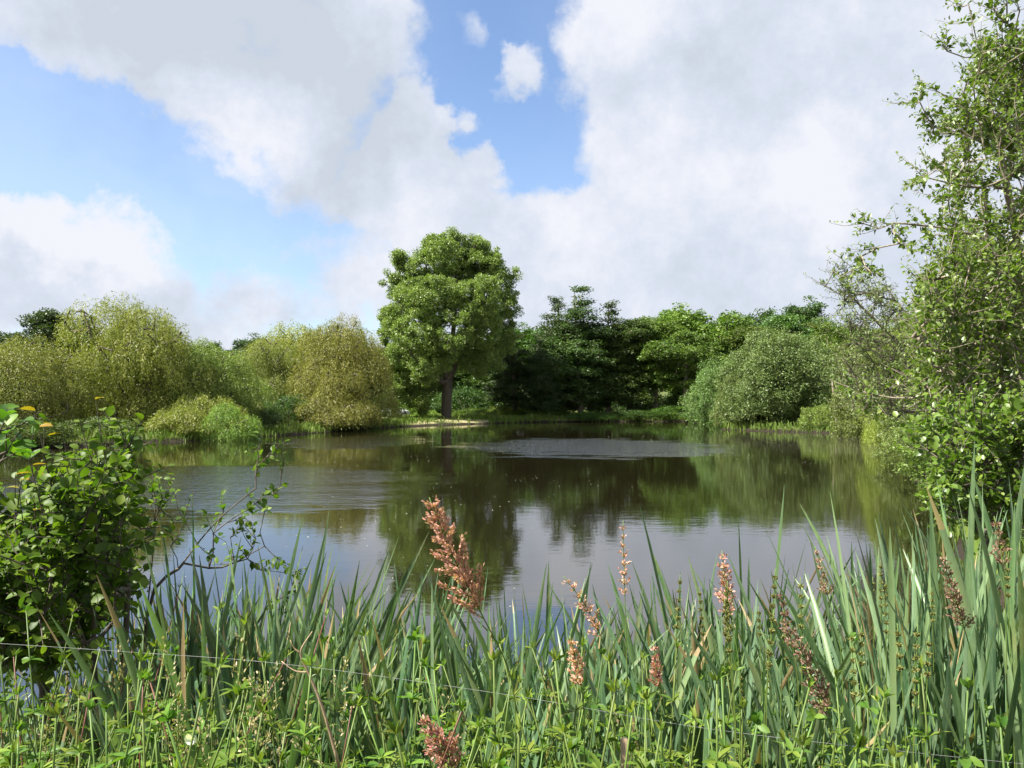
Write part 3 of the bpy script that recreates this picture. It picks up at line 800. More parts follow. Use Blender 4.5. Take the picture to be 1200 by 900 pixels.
for row in [
    # kind, px, top, Y, width px, rotation, tint, label; sunlit and shaded rows have that light in the tint
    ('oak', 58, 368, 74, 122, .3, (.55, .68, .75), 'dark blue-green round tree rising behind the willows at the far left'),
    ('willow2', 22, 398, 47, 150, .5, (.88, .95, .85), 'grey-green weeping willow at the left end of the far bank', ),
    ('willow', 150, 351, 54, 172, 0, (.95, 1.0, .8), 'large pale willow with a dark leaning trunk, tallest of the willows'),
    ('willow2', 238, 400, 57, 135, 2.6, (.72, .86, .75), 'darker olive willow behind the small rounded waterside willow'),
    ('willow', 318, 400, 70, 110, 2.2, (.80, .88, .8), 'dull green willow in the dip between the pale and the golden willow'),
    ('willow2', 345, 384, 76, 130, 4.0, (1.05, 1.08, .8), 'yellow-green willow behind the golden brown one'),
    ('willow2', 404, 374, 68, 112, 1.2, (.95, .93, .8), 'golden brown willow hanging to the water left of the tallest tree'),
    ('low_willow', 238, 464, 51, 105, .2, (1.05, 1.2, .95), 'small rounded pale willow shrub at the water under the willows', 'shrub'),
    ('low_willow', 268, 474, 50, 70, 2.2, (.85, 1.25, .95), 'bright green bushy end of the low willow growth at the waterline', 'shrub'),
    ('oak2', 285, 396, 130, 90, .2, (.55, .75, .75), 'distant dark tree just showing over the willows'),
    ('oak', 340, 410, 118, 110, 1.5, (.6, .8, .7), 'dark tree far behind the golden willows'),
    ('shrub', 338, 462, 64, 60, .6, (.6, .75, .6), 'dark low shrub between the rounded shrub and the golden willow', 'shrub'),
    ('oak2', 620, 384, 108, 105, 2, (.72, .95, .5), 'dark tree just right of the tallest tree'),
    ('oak', 560, 410, 112, 120, 3, (.6, .8, .5), 'dark tree in shade behind the trunk of the tallest tree'),  # tint lowered to paint in the shade behind the trunk
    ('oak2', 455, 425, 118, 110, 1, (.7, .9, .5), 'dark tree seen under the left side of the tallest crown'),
    ('spire', 655, 350, 97, 72, .2, (.50, .62, .60), 'dark narrow tree, left of the three spiky treetops'),  # tints of this stand: dark foliage plus painted shade
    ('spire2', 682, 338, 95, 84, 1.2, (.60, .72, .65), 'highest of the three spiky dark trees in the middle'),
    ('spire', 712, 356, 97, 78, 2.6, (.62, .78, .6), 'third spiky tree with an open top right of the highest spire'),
    ('spire2', 602, 392, 94, 62, 3.3, (.42, .52, .5), 'blackish tree beside the trunk of the tallest tree'),  # near-black tint includes painted shade
    ('spire', 632, 398, 92, 50, 4.4, (.38, .48, .5), 'blackish narrow tree in shade at the water'),  # shade at the water is put into this dark tint
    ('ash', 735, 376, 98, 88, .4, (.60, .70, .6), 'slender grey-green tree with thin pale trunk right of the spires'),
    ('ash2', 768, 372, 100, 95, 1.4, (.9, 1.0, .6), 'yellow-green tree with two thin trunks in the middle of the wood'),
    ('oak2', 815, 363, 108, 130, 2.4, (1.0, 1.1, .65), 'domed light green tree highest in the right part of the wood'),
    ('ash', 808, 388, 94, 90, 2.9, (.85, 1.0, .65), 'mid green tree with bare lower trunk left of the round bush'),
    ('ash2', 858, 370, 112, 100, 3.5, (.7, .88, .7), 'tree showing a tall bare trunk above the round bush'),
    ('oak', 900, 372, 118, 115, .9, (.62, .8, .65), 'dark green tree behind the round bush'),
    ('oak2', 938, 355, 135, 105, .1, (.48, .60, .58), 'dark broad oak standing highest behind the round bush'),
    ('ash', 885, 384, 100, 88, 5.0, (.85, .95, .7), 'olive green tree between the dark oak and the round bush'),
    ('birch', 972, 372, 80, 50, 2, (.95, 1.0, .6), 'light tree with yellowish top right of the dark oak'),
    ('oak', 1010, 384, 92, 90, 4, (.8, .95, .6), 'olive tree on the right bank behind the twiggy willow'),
    ('sallow', 918, 389, 68, 138, .3, (1.0, 1.0, 1.0), 'large round grey-green bush standing in the water on the right', 'shrub'),
    ('sallow2', 842, 423, 82, 74, 1.1, (.92, 1.05, .85), 'smaller soft green bush behind the left side of the round bush', 'shrub'),
    ('sallow2', 862, 440, 68, 46, 2.1, (1.05, 1.05, .85), 'yellowish bush merging into the left edge of the round bush', 'shrub'),
    ('sallow2', 1022, 395, 54, 84, 3.1, (.95, .9, .65), 'brownish thin willow bush on the right bank', 'shrub'),
    ('shrub2', 960, 474, 61.5, 48, .4, (1.3, 1.35, .8), 'bright green low shrub at the waterline right of the round bush', 'shrub'),
    ('shrub', 1010, 478, 57, 60, 1.4, (1.2, 1.2, .7), 'low green bank shrub under the brownish willow', 'shrub'),
    ('willow2', 1065, 380, 44, 110, 1.4, (.85, 1.0, .7), 'willow behind the lower boughs of the near right tree'),
    ('sallow', 1120, 350, 36, 150, 2.3, (.8, .9, .6), 'tall bush behind the near right tree', 'shrub'),
    ('sallow', 1200, 330, 28, 190, 1.2, (.75, .9, .55), 'dense bush at the right edge behind the near tree', 'shrub'),
    ('oak', 1200, 300, 50, 200, 1.2, (.7, .85, .55), 'tree mostly hidden behind the near right tree'),
    ('sallow2', 1085, 478, 29, 90, 1.9, (1.0, 1.0, .7), 'low willow bush on the right bank in front of the hidden tree', 'shrub'),
    ('sallow2', 1150, 470, 19, 170, 4.9, (.95, 1.0, .6), 'leafy bush at the right bank under the near tree', 'shrub'),
    ('shrub', 470, 474, 97, 42, .6, (1.6, 1.75, .7), 'sunlit bright green shrub on the lawn left of the big trunk', 'shrub'),  # sunlight painted in by the raised tint
    ('shrub2', 497, 480, 92, 32, 2.6, (1.5, 1.6, .6), 'yellow-green weedy shrub between the lawn and the big trunk', 'shrub'),
    ('shrub', 508, 489, 82.6, 11, 1.6, (.75, 1.1, .7), 'tiny dark green bush on the edge of the sand', 'shrub'),
    ('shrub2', 483, 489, 80, 11, 3.6, (1.0, 1.5, .7), 'tuft-like green bush at the waterline left of the sand', 'shrub'),
    ('shrub', 560, 478, 93, 55, 3.6, (1.1, 1.3, .6), 'light green shrub right of the big trunk', 'shrub'),
    ('shrub2', 592, 474, 95, 48, .2, (1.25, 1.3, .6), 'sunlit pale shrub at the foot of the blackish trees', 'shrub'),  # brighter tint stands for the sun on it
    ('shrub', 640, 478, 92, 55, 1.2, (.8, 1.0, .6), 'dull green shrub at the foot of the spiky trees', 'shrub'),
    ('shrub2', 690, 482, 91, 60, 2.2, (.6, .8, .5), 'dark shrub low on the bank under the highest spire', 'shrub'),
    ('shrub', 745, 480, 92, 60, 5.2, (.5, .7, .5), 'dark shrub at the foot of the thin pale trunks', 'shrub'),
    ('shrub', 800, 475, 92, 70, 4.2, (.7, 1.15, .6), 'fresh green shrub on the far bank left of the round bush', 'shrub'),
    ('shrub2', 836, 478, 90, 40, 1.2, (.7, 1.0, .5), 'shrub in the shaded corner of the pond', 'shrub'),
    ('shrub', 30, 490, 41, 90, 1.2, (.9, .95, .6), 'brown-green bank shrub at the left end of the far shore', 'shrub'),
    ('shrub2', 110, 488, 46, 80, 2.2, (.8, .85, .6), 'dull bank shrub under the grey-green willow', 'shrub'),
    ('shrub', 175, 482, 52, 60, 3.2, (.6, .7, .45), 'dark shrub at the foot of the leaning willow trunk', 'shrub'),
    ('low_willow', 395, 458, 64.5, 95, 1.9, (.85, .8, .7), 'brownish willow fringe trailing in the water below the golden willow', 'shrub'),
    ('shrub', 300, 478, 58, 60, 2.2, (.5, .6, .45), 'shaded shrub right of the rounded willow shrub', 'shrub'),  # halved tint carries the shade
]:
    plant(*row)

# a wood closes the view behind: trees of which only the tops and gaps show
wr = R_(77)
bk = ['oak', 'ash', 'oak2', 'ash2']
i = 0
for px in range(-120, 1340, 42):
    top = 404 if px < 430 else (396 if px < 620 else (383 if px < 800 else 377))
    Y = 128 + wr.uniform(-6, 14)
    g_ = 'trees of the wood closing the view behind the pond'
    plant(bk[i % 4], px + wr.uniform(-12, 12), top + wr.uniform(-3, 14), Y, 125 + wr.uniform(0, 30), wr.uniform(0, 6), (wr.uniform(.55, .8), wr.uniform(.72, .95), wr.uniform(.5, .65)),
          'green tree in the wood beyond the pond, mostly hidden by the trees in front', 'tree', g_)
    i += 1
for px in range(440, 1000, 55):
    plant('shrub' if i % 2 else 'shrub2', px + wr.uniform(-10, 10), 452 + wr.uniform(-8, 8), 106 + wr.uniform(-3, 4), 75, wr.uniform(0, 6), (.5, .68, .45),  # fixed dark tint paints in the shade between the trunks
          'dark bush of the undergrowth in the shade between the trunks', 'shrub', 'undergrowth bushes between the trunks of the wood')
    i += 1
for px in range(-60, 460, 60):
    plant('shrub' if i % 2 else 'shrub2', px + wr.uniform(-10, 10), 448 + wr.uniform(-8, 8), (58 if px < 300 else 80) + wr.uniform(-3, 4), 110, wr.uniform(0, 6), (.5, .62, .42),  # shade under the willows is put into the dark tint
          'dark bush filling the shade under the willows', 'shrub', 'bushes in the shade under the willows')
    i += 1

# the pale car half hidden behind the golden willow
car = empty('parked_car', (at(459, 480, 95)[0], 95, gz(at(459, 480, 95)[0], 95)))
car.rotation_euler = (0, 0, .5)
tag(car, 'pale parked car half hidden behind the golden willow across the pond', 'car')
cp = solid_mat('car_paint', (.62, .62, .66), (.7, .7, .73), 3, .3, 0); cg = solid_mat('car_glass', (.02, .03, .04), (.03, .04, .05), 3, .1, 0); ct = solid_mat('tyre', (.02, .02, .02), (.03, .03, .03), 20, .8, 0)


def hull(secs):
    m = MB(); S = np.array(secs, float); n, k = S.shape[0], S.shape[1]
    q = [(i * k + j, i * k + (j + 1) % k, (i + 1) * k + (j + 1) % k, (i + 1) * k + j) for i in range(n - 1) for j in range(k)]
    m.add(S, q, [(0, j + 1, j) for j in range(1, k - 1)] + [((n - 1) * k, (n - 1) * k + j, (n - 1) * k + j + 1) for j in range(1, k - 1)])
    return m


def ringx(x, hw, z0, z1, r=.12): return [(x, -hw, z0), (x, hw, z0), (x, hw + .03, (z0 + z1) / 2), (x, hw - r, z1), (x, -hw + r, z1), (x, -hw - .03, (z0 + z1) / 2)]


hull([ringx(-2.1, .7, .35, .75), ringx(-1.9, .82, .22, .92), ringx(-.9, .85, .2, .98), ringx(.8, .85, .2, .95), ringx(1.8, .8, .22, .82), ringx(2.1, .68, .35, .65)]).build('body', cp, car, True)
hull([ringx(-1.75, .66, .94, .97), ringx(-1.2, .7, .93, 1.42), ringx(.1, .7, .93, 1.46), ringx(.95, .66, .93, .97)]).build('windows', cg, car, True)
hull([ringx(-1.25, .62, 1.43, 1.47), ringx(-.6, .64, 1.465, 1.5), ringx(.1, .6, 1.465, 1.49)]).build('roof', cp, car, True)
for x in (-1.3, 1.3):
    for y in (-.8, .8):
        m = MB(); tube(m, [(x, y - .1, .32), (x, y + .1, .32)], .32, 16); m.build('wheel', ct, car)

# the broken pale post of dead wood on the right bank
m = MB(); a = at(975, 447, 60); b = at(981, 488, 60); b[2] = gz(b[0], 60) - .2
tube(m, spline([b, (a + b) / 2 + np.array([.05, 0, 0]), a], 8), [.11, .11, .1, .1, .09, .09, .08, .04], 8)
tag(m.build('dead_trunk', M['pale_bark'], smooth=True), 'short broken pale trunk standing right of the round bush', 'dead trunk')

# ------------------------------------------------------------------ grass along the far shore
rg = R_(9)
mb = MB(); mo = []
seg = [(POND[i], POND[(i + 1) % len(POND)]) for i in range(2, 26)]
for a, b in seg:
    ln = np.linalg.norm(b - a); n = int(ln * 55)
    u = rg.random(n)[:, None]; P = a + (b - a) * u + rg.normal(size=(n, 2)) * .3
    nrm = np.array([-(b - a)[1], (b - a)[0]]) / ln
    P = P + nrm * np.abs(rg.normal(size=(n, 1))) * .9
    mo.append(P)
P = np.concatenate(mo); P = P[pond_sd(P) > -.1]
P = P[~((P[:, 0] > -9.5) & (P[:, 0] < -2.5) & (P[:, 1] < 87)) | (rg.random(len(P)) < .2)]
n = len(P); P3 = np.stack([P[:, 0], P[:, 1], ground_z(P[:, 0], P[:, 1]) - .03], 1)
clp = .5 + .5 * wave(P[:, 0] * .8, P[:, 1] * .8)
blades(mb, P3, rg.uniform(0, 2 * PI, n), (.25 + .55 * clp) * rg.uniform(.6, 1.3, n), rg.uniform(.02, .05, n), rg.uniform(0, .3, n), rg.uniform(.2, 1.4, n), rg.uniform(-1, 1, n), n=4,
       rnd=np.clip(clp * .5 + rg.random(n) * .5, 0, 1))
n = 9000
P = np.stack([rg.uniform(-13, 4, n), rg.uniform(74, 100, n)], 1); P = P[pond_sd(P) > .6]
P = P[(((P[:, 0] + 6) / 4) ** 2 + ((P[:, 1] - 83.5) / 4.5) ** 2) > .9]; n = len(P)
P3 = np.stack([P[:, 0], P[:, 1], ground_z(P[:, 0], P[:, 1]) - .02], 1)
blades(mb, P3, rg.uniform(0, 2 * PI, n), rg.uniform(.1, .45, n), rg.uniform(.02, .05, n), rg.uniform(0, .3, n), rg.uniform(.2, 1.2, n), rg.uniform(-1, 1, n), n=4, rnd=rg.uniform(.4, 1, n))
tag(mb.build('bank_grass', M['bank']), 'uneven grass and sedge along the far shore of the pond', 'grass', kind='stuff')

# reeds in the shaded water by the big trunk
mb = MB(); n = 420
x = rg.normal(size=n) * 1.6 + at(568, 490, 86)[0]; y = 84.6 + rg.random(n) * 1.4
blades(mb, np.stack([x, y, np.full(n, -.1)], 1), rg.uniform(0, 6.3, n), rg.uniform(.7, 1.25, n), rg.uniform(.02, .035, n), rg.uniform(0, .15, n), rg.uniform(.1, .5, n), rg.uniform(-1, 1, n), n=5)
tag(mb.build('reed_bed', M['bank']), 'dark patch of reeds in the water right of the sandy bank', 'reeds', kind='stuff')

# floating seeds and flecks
mb = MB(); n = 5200
X = rg.uniform(-14, 22, n); Y = 9 + 46 * rg.random(n) ** 1.3
cl = wave(X * .5 + 3, Y * .35) + rg.normal(size=n) * .22
kp = (cl > .3) & (X / Y < .52) & (X / Y > -.5); X, Y = X[kp], Y[kp]
kp = pond_sd(np.stack([X, Y], 1)) < -.5; X, Y = X[kp], Y[kp]; n = len(X)
P = np.stack([X, Y, np.full(n, .004)], 1); an = rg.uniform(0, 6.3, n)
D = np.stack([np.cos(an), np.sin(an), 0 * an], 1)
L = rg.uniform(.008, .03, n) * (1 + Y / 60)
leaves(mb, P, D, np.tile([0, 0, 1.], (n, 1)), L, L * .4, fold=.15, droop=-.1)
tag(mb.build('floating_flecks', M['fleck']), 'pale seeds and flecks floating on the dark water', 'floating seeds', kind='stuff')


# ------------------------------------------------------------------ near trees and shrubs
def poly_sample(poly, n, rng):
    P = np.array(poly, float); lo, hi = P.min(0), P.max(0); out = []
    while len(out) < n:
        q = lo + rng.random(2) * (hi - lo); ins = False
        for i in range(len(P)):
            a, b = P[i], P[i - 1]
            if (a[1] > q[1]) != (b[1] > q[1]) and q[0] < (b[0] - a[0]) * (q[1] - a[1]) / (b[1] - a[1]) + a[0]: ins = not ins
        if ins: out.append(q)
    return np.array(out)


def leafy_tips(mw, ml, ends, dirs, rng, n_tw, tw_len, per, size, asp, prof, fold=.3, droop=.2, spread=.9, up=.35, tw_r=.0025, upn=.8):
    """every branch end carries a few leafy twigs"""
    k = len(ends)
    B = np.repeat(ends, n_tw, 0); d = np.repeat(dirs, n_tw, 0)
    D = unit(d + rng.normal(size=B.shape) * spread + np.array([0, 0, up]))
    Ln = tw_len * rng.uniform(.5, 1.25, len(B))[:, None]
    mid = B + D * Ln * .5 + rng.normal(size=B.shape) * .04 * Ln
    E = B + D * Ln + np.array([0, 0, .08]) * Ln
    r = np.full(len(B), tw_r)
    frusta(mw, B, mid, r * 1.3, r, 4); frusta(mw, mid, E, r, r * .5, 4)
    t = (np.arange(per) + .7) / per
    P = B[:, None] + (E - B)[:, None] * t[None, :, None]; P = P.reshape(-1, 3)
    T = np.repeat(unit(E - B), per, 0)
    rad = rng.normal(size=P.shape); rad -= (rad * T).sum(1, keepdims=True) * T; rad = unit(rad)
    LD = unit(T * rng.uniform(.3, 1.1, (len(P), 1)) + rad + rng.normal(size=P.shape) * .2)
    Nn = unit(np.cross(np.cross(LD, np.array([0, 0, 1.])), LD) * upn + rng.normal(size=P.shape) * .45 + T * .3)
    Nn[:, 2] = np.abs(Nn[:, 2])
    tt = np.tile(t, len(B))
    L = size * rng.uniform(.6, 1.25, len(P)) * (1.1 - .45 * tt)
    rd = np.clip(.25 + .5 * tt + rng.normal(size=len(P)) * .2, 0, 1)
    leaves(ml, P + LD * L[:, None] * .12, LD, Nn, L, L * asp / 2, prof, fold, droop, rd)


def near_plant(name, seed, trunks, tips, trunk_r, leaf, n_tw, tw_len, per, size, asp, prof, step=.18, bark='bark', along=.35, sides=6, **kw):
    rng = R_(seed); root = empty(name)
    N, par, RR, istr, ends = grow(trunks, tips, rng, step=step, rise=.2, zpen=.6, r_tip=.0035, wob=.10, expo=2.0)
    mw, ml = MB(), MB()
    wood(mw, N, par, RR, sides, trunk_r)
    e = np.where(par >= 0)[0]; e = e[(RR[e] < RR[0] * .25)]
    side = e[rng.random(len(e)) < along]
    idx = np.concatenate([ends, side]); d = unit(N[idx] - N[par[idx]])
    d[len(ends):] = unit(d[len(ends):] + rng.normal(size=(len(side), 3)) * 1.0)
    leafy_tips(mw, ml, N[idx], d, rng, n_tw, tw_len, per, size, asp, prof, **kw)
    mw.build('stem', M[bark], root, smooth=True)
    ml.build('foliage', M[leaf], root)
    return root


def pxline(pts): return np.array([at(*q) for q in pts])


# the tall tree on the right: open above, dense below
rg = R_(51)
tips = []
up_poly = [(1130, 70), (1165, 40), (1215, 60), (1215, 320), (1080, 320), (1055, 290), (1090, 255), (1050, 215), (1085, 190), (1075, 150), (1112, 120), (1110, 85)]
lo_poly = [(1215, 290), (1215, 500), (1130, 510), (1085, 490), (1065, 470), (1045, 450), (1070, 420), (1045, 395), (1055, 365), (1050, 345), (1075, 320), (1110, 300)]
up_poly = [(x + max(0, 1200 - x) * .15, y) for x, y in up_poly]; lo_poly = [(x + max(0, 1200 - x) * .16, y) for x, y in lo_poly]
for q in poly_sample(up_poly, 190, rg): tips.append(at(q[0], q[1], rg.uniform(6.2, 8.6)))
for q in poly_sample(lo_poly, 430, rg): tips.append(at(q[0], q[1], rg.uniform(5.6, 9.2)))
for q in [(1012, 262, 7.3), (1030, 268, 7.3), (1045, 262, 7.2), (1022, 320, 7), (985, 325, 7.6), (1110, 60, 7.4), (1128, 8, 7.5), (1078, 120, 7), (1100, 108, 7), (1180, 6, 6.5), (1195, 12, 6.4), (1165, 12, 6.6),
          (1190, 40, 6.6), (1055, 285, 7), (1010, 300, 7.2), (1000, 455, 6.5), (1015, 475, 6.6)]: tips.append(at(*q))
trunks = [spline(pxline([(1262, 760, 7.3), (1240, 560, 7.4), (1205, 350, 7.5), (1180, 220, 7.4), (1158, 110, 7.4), (1135, 5, 7.4)]), 26),
          spline(pxline([(1240, 560, 7.4), (1235, 400, 7.6), (1212, 250, 7.8), (1196, 130, 7.9), (1190, 60, 8)]), 16),
          spline(pxline([(1225, 440, 7.45), (1160, 400, 7), (1110, 385, 6.6), (1070, 395, 6.4)]), 12),
          spline(pxline([(1205, 350, 7.5), (1165, 290, 7.4), (1120, 270, 7.3), (1060, 262, 7.2)]), 12)]
o = near_plant('hazel_tree', 51, trunks, tips, .085, 'near', 4, .26, 8, .06, .58, LANCE, bark='pale_bark', along=.34)
tag(o, 'tall open-branched tree with pale stems leaning in from the right edge', 'tree')

# the low bright shrub under it, at the edge of the reeds
rg = R_(52)
poly = [(1085, 510), (1140, 480), (1215, 480), (1215, 640), (1125, 620), (1090, 590), (1095, 565), (1080, 540)]
tips = [at(q[0], q[1], rg.uniform(4.6, 6.4)) for q in poly_sample(poly, 200, rg)]
b0 = np.array([3.6, 5.6, gz(3.6, 5.6) - .1])
trunks = [spline([b0, b0 + np.array([-.1, -.1, .7]), b0 + np.array([-.3, -.2, 1.5])], 8), spline([b0, b0 + np.array([.3, 0, .8]), b0 + np.array([.6, .1, 1.7])], 8)]
o = near_plant('alder_shrub', 52, trunks, tips, .04, 'near', 4, .2, 7, .06, .7, ROUND2, along=.3)
tag(o, 'low glossy leafy shrub behind the reeds on the right, below the tall tree', 'shrub')

# a thin grey willow with nearly bare upper twigs between the near tree and the far bank
rg = R_(53)
poly = [(985, 340), (1010, 330), (1050, 350), (1075, 420), (1060, 490), (1000, 480), (985, 440), (1000, 400)]
tips = [at(q[0], q[1], rg.uniform(20, 24)) for q in poly_sample(poly, 150, rg)] + [at(975, 322, 22), at(990, 318, 22), at(968, 335, 22), at(1005, 345, 21)]
b0 = at(1100, 500, 22); b0[2] = gz(b0[0], 22) - .1
trunks = [spline([b0, at(1060, 420, 22), at(1035, 385, 22), at(1005, 355, 22)], 12), spline([b0, at(1075, 400, 21.5), at(1040, 340, 22)], 10)]
o = near_plant('grey_willow', 53, trunks, tips, .11, 'sallow', 4, .6, 10, .13, .34, ((.5, 1),), step=.5, bark='bark', along=.3, tw_r=.006)
tag(o, 'thin willow with pale bare twigs arching left above the right bank', 'tree')

# the alder shrub at the left edge of the foreground
rg = R_(54)
poly = [(-60, 620), (20, 635), (55, 615), (90, 575), (140, 565), (150, 600), (140, 640), (150, 690), (130, 740), (60, 775), (-60, 780)]
tips = [at(q[0], q[1], rg.uniform(1.95, 2.9)) for q in poly_sample(poly, 235, rg)]
shoots = [(152, 524, 2.25), (142, 535, 2.3), (108, 540, 2.2), (92, 552, 2.3), (130, 550, 2.2), (60, 575, 2.2), (22, 600, 2.2), (38, 612, 2.3), (120, 570, 2.15), (-10, 600, 2.2), (150, 565, 2.3), (100, 585, 2.1)]
tips += [at(*q) for q in shoots]
b0 = np.array([-1.35, 2.45, gz(-1.35, 2.45) - .05])
trunks = [spline([b0, b0 + np.array([.05, 0, .45]), at(110, 640, 2.35), at(135, 545, 2.3)], 12), spline([b0, b0 + np.array([-.1, .05, .5]), at(40, 650, 2.4), at(50, 590, 2.3)], 10),
          spline([b0, b0 + np.array([.15, -.1, .4]), at(150, 690, 2.2), at(165, 620, 2.3)], 10)]
al = near_plant('alder_shrub', 54, trunks, tips, .018, 'alder', 3, .11, 6, .037, .8, ROUND3, step=.08, along=.34, fold=.3, droop=.25, tw_r=.0016)
tag(al, 'round-leaved dark green alder shrub filling the left edge of the foreground', 'shrub')
# its orange-yellow young leaves
mb = MB(); pts = []
for q in [(42, 481, 2.0), (112, 468, 2.2), (45, 500, 2.1), (25, 562, 2.1), (18, 556, 2.1), (22, 572, 2.1), (40, 598, 2.05), (52, 500, 2.2), (72, 508, 2.2), (140, 545, 2.2), (58, 552, 2.2), (38, 545, 2.1)]: pts.append(at(*q))
pts = np.array(pts); n = len(pts)
leaves(mb, pts, np.stack([rg.uniform(-1, 1, n), rg.uniform(-.5, .2, n), rg.uniform(-.1, .3, n)], 1), unit(np.stack([rg.normal(size=n) * .3, rg.normal(size=n) * .3, np.ones(n)], 1)), .036, .010, ROUND3, .3, .2)
tw = MB()
near_t = np.array(shoots)
for p_ in pts:
    j = p_ + np.array([rg.uniform(-.03, .03), .02, -.13]); frusta(tw, np.array([j]), np.array([p_]), [.0018], [.001], 4)
    j2 = j + np.array([.02, .03, -.15]); frusta(tw, np.array([j2]), np.array([j]), [.002], [.0018], 4)
    for q in (j, (j + p_) / 2, j2, (j + j2) / 2):
        leaves(mb2 := MB(), np.array([q]), rg.normal(size=(1, 3)) + np.array([[0, 0, .4]]), np.array([[0, -.3, 1.]]), .04, .015, ROUND3, .3, .25)
        mb2.build('leaf', M['alder'], al)
mb.build('young_leaves', M['young'], al); tw.build('twig', M['bark'], al)

# long alder branch that reaches to the right over the reeds
rg = R_(55)
tips = [at(*q) for q in [(304, 524, 3.0), (312, 536, 3.0), (300, 545, 3.0), (330, 556, 3.0), (320, 580, 3.0), (300, 590, 3.0), (285, 600, 3), (310, 600, 3), (275, 610, 3), (262, 600, 3), (250, 625, 2.95), (270, 630, 3), (300, 632, 3.05),
        (320, 650, 3.0), (340, 672, 3.05), (352, 690, 3.1), (290, 655, 3), (305, 668, 3), (330, 700, 3), (275, 660, 3), (245, 650, 2.9), (180, 575, 2.8), (185, 600, 2.8), (200, 640, 2.8), (190, 585, 2.7), (215, 610, 2.9)]]
b0 = np.array([-1.25, 2.75, gz(-1.25, 2.75) - .05])
trunks = [spline([b0, at(170, 740, 2.75), at(215, 660, 2.85), at(255, 610, 2.95), at(300, 572, 3)], 16), spline([at(215, 660, 2.85), at(260, 665, 2.95), at(310, 640, 3)], 7), spline([at(170, 740, 2.75), at(178, 660, 2.75), at(182, 590, 2.75)], 7)]
o = near_plant('alder_sapling', 55, trunks, tips, .006, 'alder', 2, .09, 5, .032, .7, ROUND3, step=.07, along=.22, fold=.3, droop=.25, tw_r=.0014)
tag(o, 'thin alder sapling with a long twig reaching right over the water', 'sapling')
# sprig entering at the left edge
rg = R_(56)
tips = [at(*q) for q in [(0, 505, 1.8), (8, 530, 1.8), (-10, 525, 1.8), (2, 540, 1.85)]]
b0 = np.array([-1.35, 1.85, gz(-1.35, 1.85) - .05])
o = near_plant('alder_shoot', 56, [spline([b0, b0 + np.array([.02, 0, .8]), at(-25, 590, 1.8), at(-5, 535, 1.8)], 12)], tips, .007, 'alder', 2, .08, 4, .045, .8, ROUND3, step=.07, along=.2, fold=.3, droop=.25, tw_r=.0014)
tag(o, 'upright alder shoot cut by the left edge of the picture', 'sapling')


# ------------------------------------------------------------------ the reed bed in front
def make_reed(seed, h, n, spread=.28):
    rng = R_(seed); mb = MB()
    a0 = rng.uniform(0, 2 * PI)
    P = np.stack([rng.normal(size=n) * .045, rng.normal(size=n) * .045, np.full(n, -.05)], 1)
    az_ = a0 + rng.choice([0, PI], n) + rng.normal(size=n) * .5
    L = h * rng.uniform(.66, 1.08, n)
    bend = np.abs(rng.normal(size=n)) * .36
    bend[rng.random(n) < .07] += rng.uniform(.9, 1.8)
    blades(mb, P, az_, L, rng.uniform(.0055, .0105, n), rng.uniform(.02, spread, n), bend, rng.normal(size=n) * 1.3, n=15, fold=.42, rnd=rng.random(n), dead=.14)
    o = mb.build('reed_plant', M['reed'])
    md = MB(); k = rng.integers(2, 6)
    P = np.stack([rng.normal(size=k) * .03, rng.normal(size=k) * .03, np.full(k, -.04)], 1)
    blades(md, P, rng.uniform(0, 6.3, k), h * rng.uniform(.3, .7, k), rng.uniform(.003, .0065, k), rng.uniform(.05, .5, k), rng.uniform(.6, 2.6, k), rng.normal(size=k) * 2, n=9, fold=.5, rnd=rng.random(k))
    md.build('dead_leaf', M['dead'], o)
    return o


reeds = [make_reed(100 + i, 1.25, 14 + i % 7) for i in range(14)]
used = [False] * len(reeds)
rg = R_(60)
# the outline of the reed tops in the photograph: px, py
ENV = np.array([(-60, 760), (60, 760), (130, 700), (170, 640), (215, 590), (260, 590), (300, 640), (350, 640), (390, 620), (430, 655), (480, 645), (520, 640), (560, 655), (600, 665),
                (650, 660), (700, 680), (740, 665), (790, 640), (830, 625), (870, 590), (910, 640), (950, 650), (990, 640), (1020, 590), (1060, 590), (1100, 570), (1140, 535), (1180, 520), (1260, 500)], float)
spots = []
for _ in range(6000):
    Y = rg.uniform(1.6, 4.5) if rg.random() < .8 else rg.uniform(1.5, 2.6); px = rg.uniform(-60, 1270); X = (px - 600) / F * Y
    if any((X - s[0]) ** 2 + (Y - s[1]) ** 2 < (.09 if Y < 2.4 else .125) ** 2 for s in spots): continue
    if 420 < px < 480 and Y > 3 and rg.random() < .5: continue
    if px < 180 and Y < 2.6 and rg.random() < .75: continue
    if Y < (1.75 if px < 900 else 1.5) and rg.random() < .8: continue
    top = (12 if px > 980 else 4) + np.interp(px, ENV[:, 0], ENV[:, 1]) + abs(rg.normal()) * 50
    tz = at(px, top, Y)[2]; g = gz(X, Y)
    H = tz - g
    lim = 1.5 if px < 1000 else 1.62
    if H > lim: H = lim - rg.uniform(0, .35)
    if H < .45: continue
    spots.append((X, Y, g, min(H, 1.8), px))
    if len(spots) >= 290: break
print('reeds', len(spots))
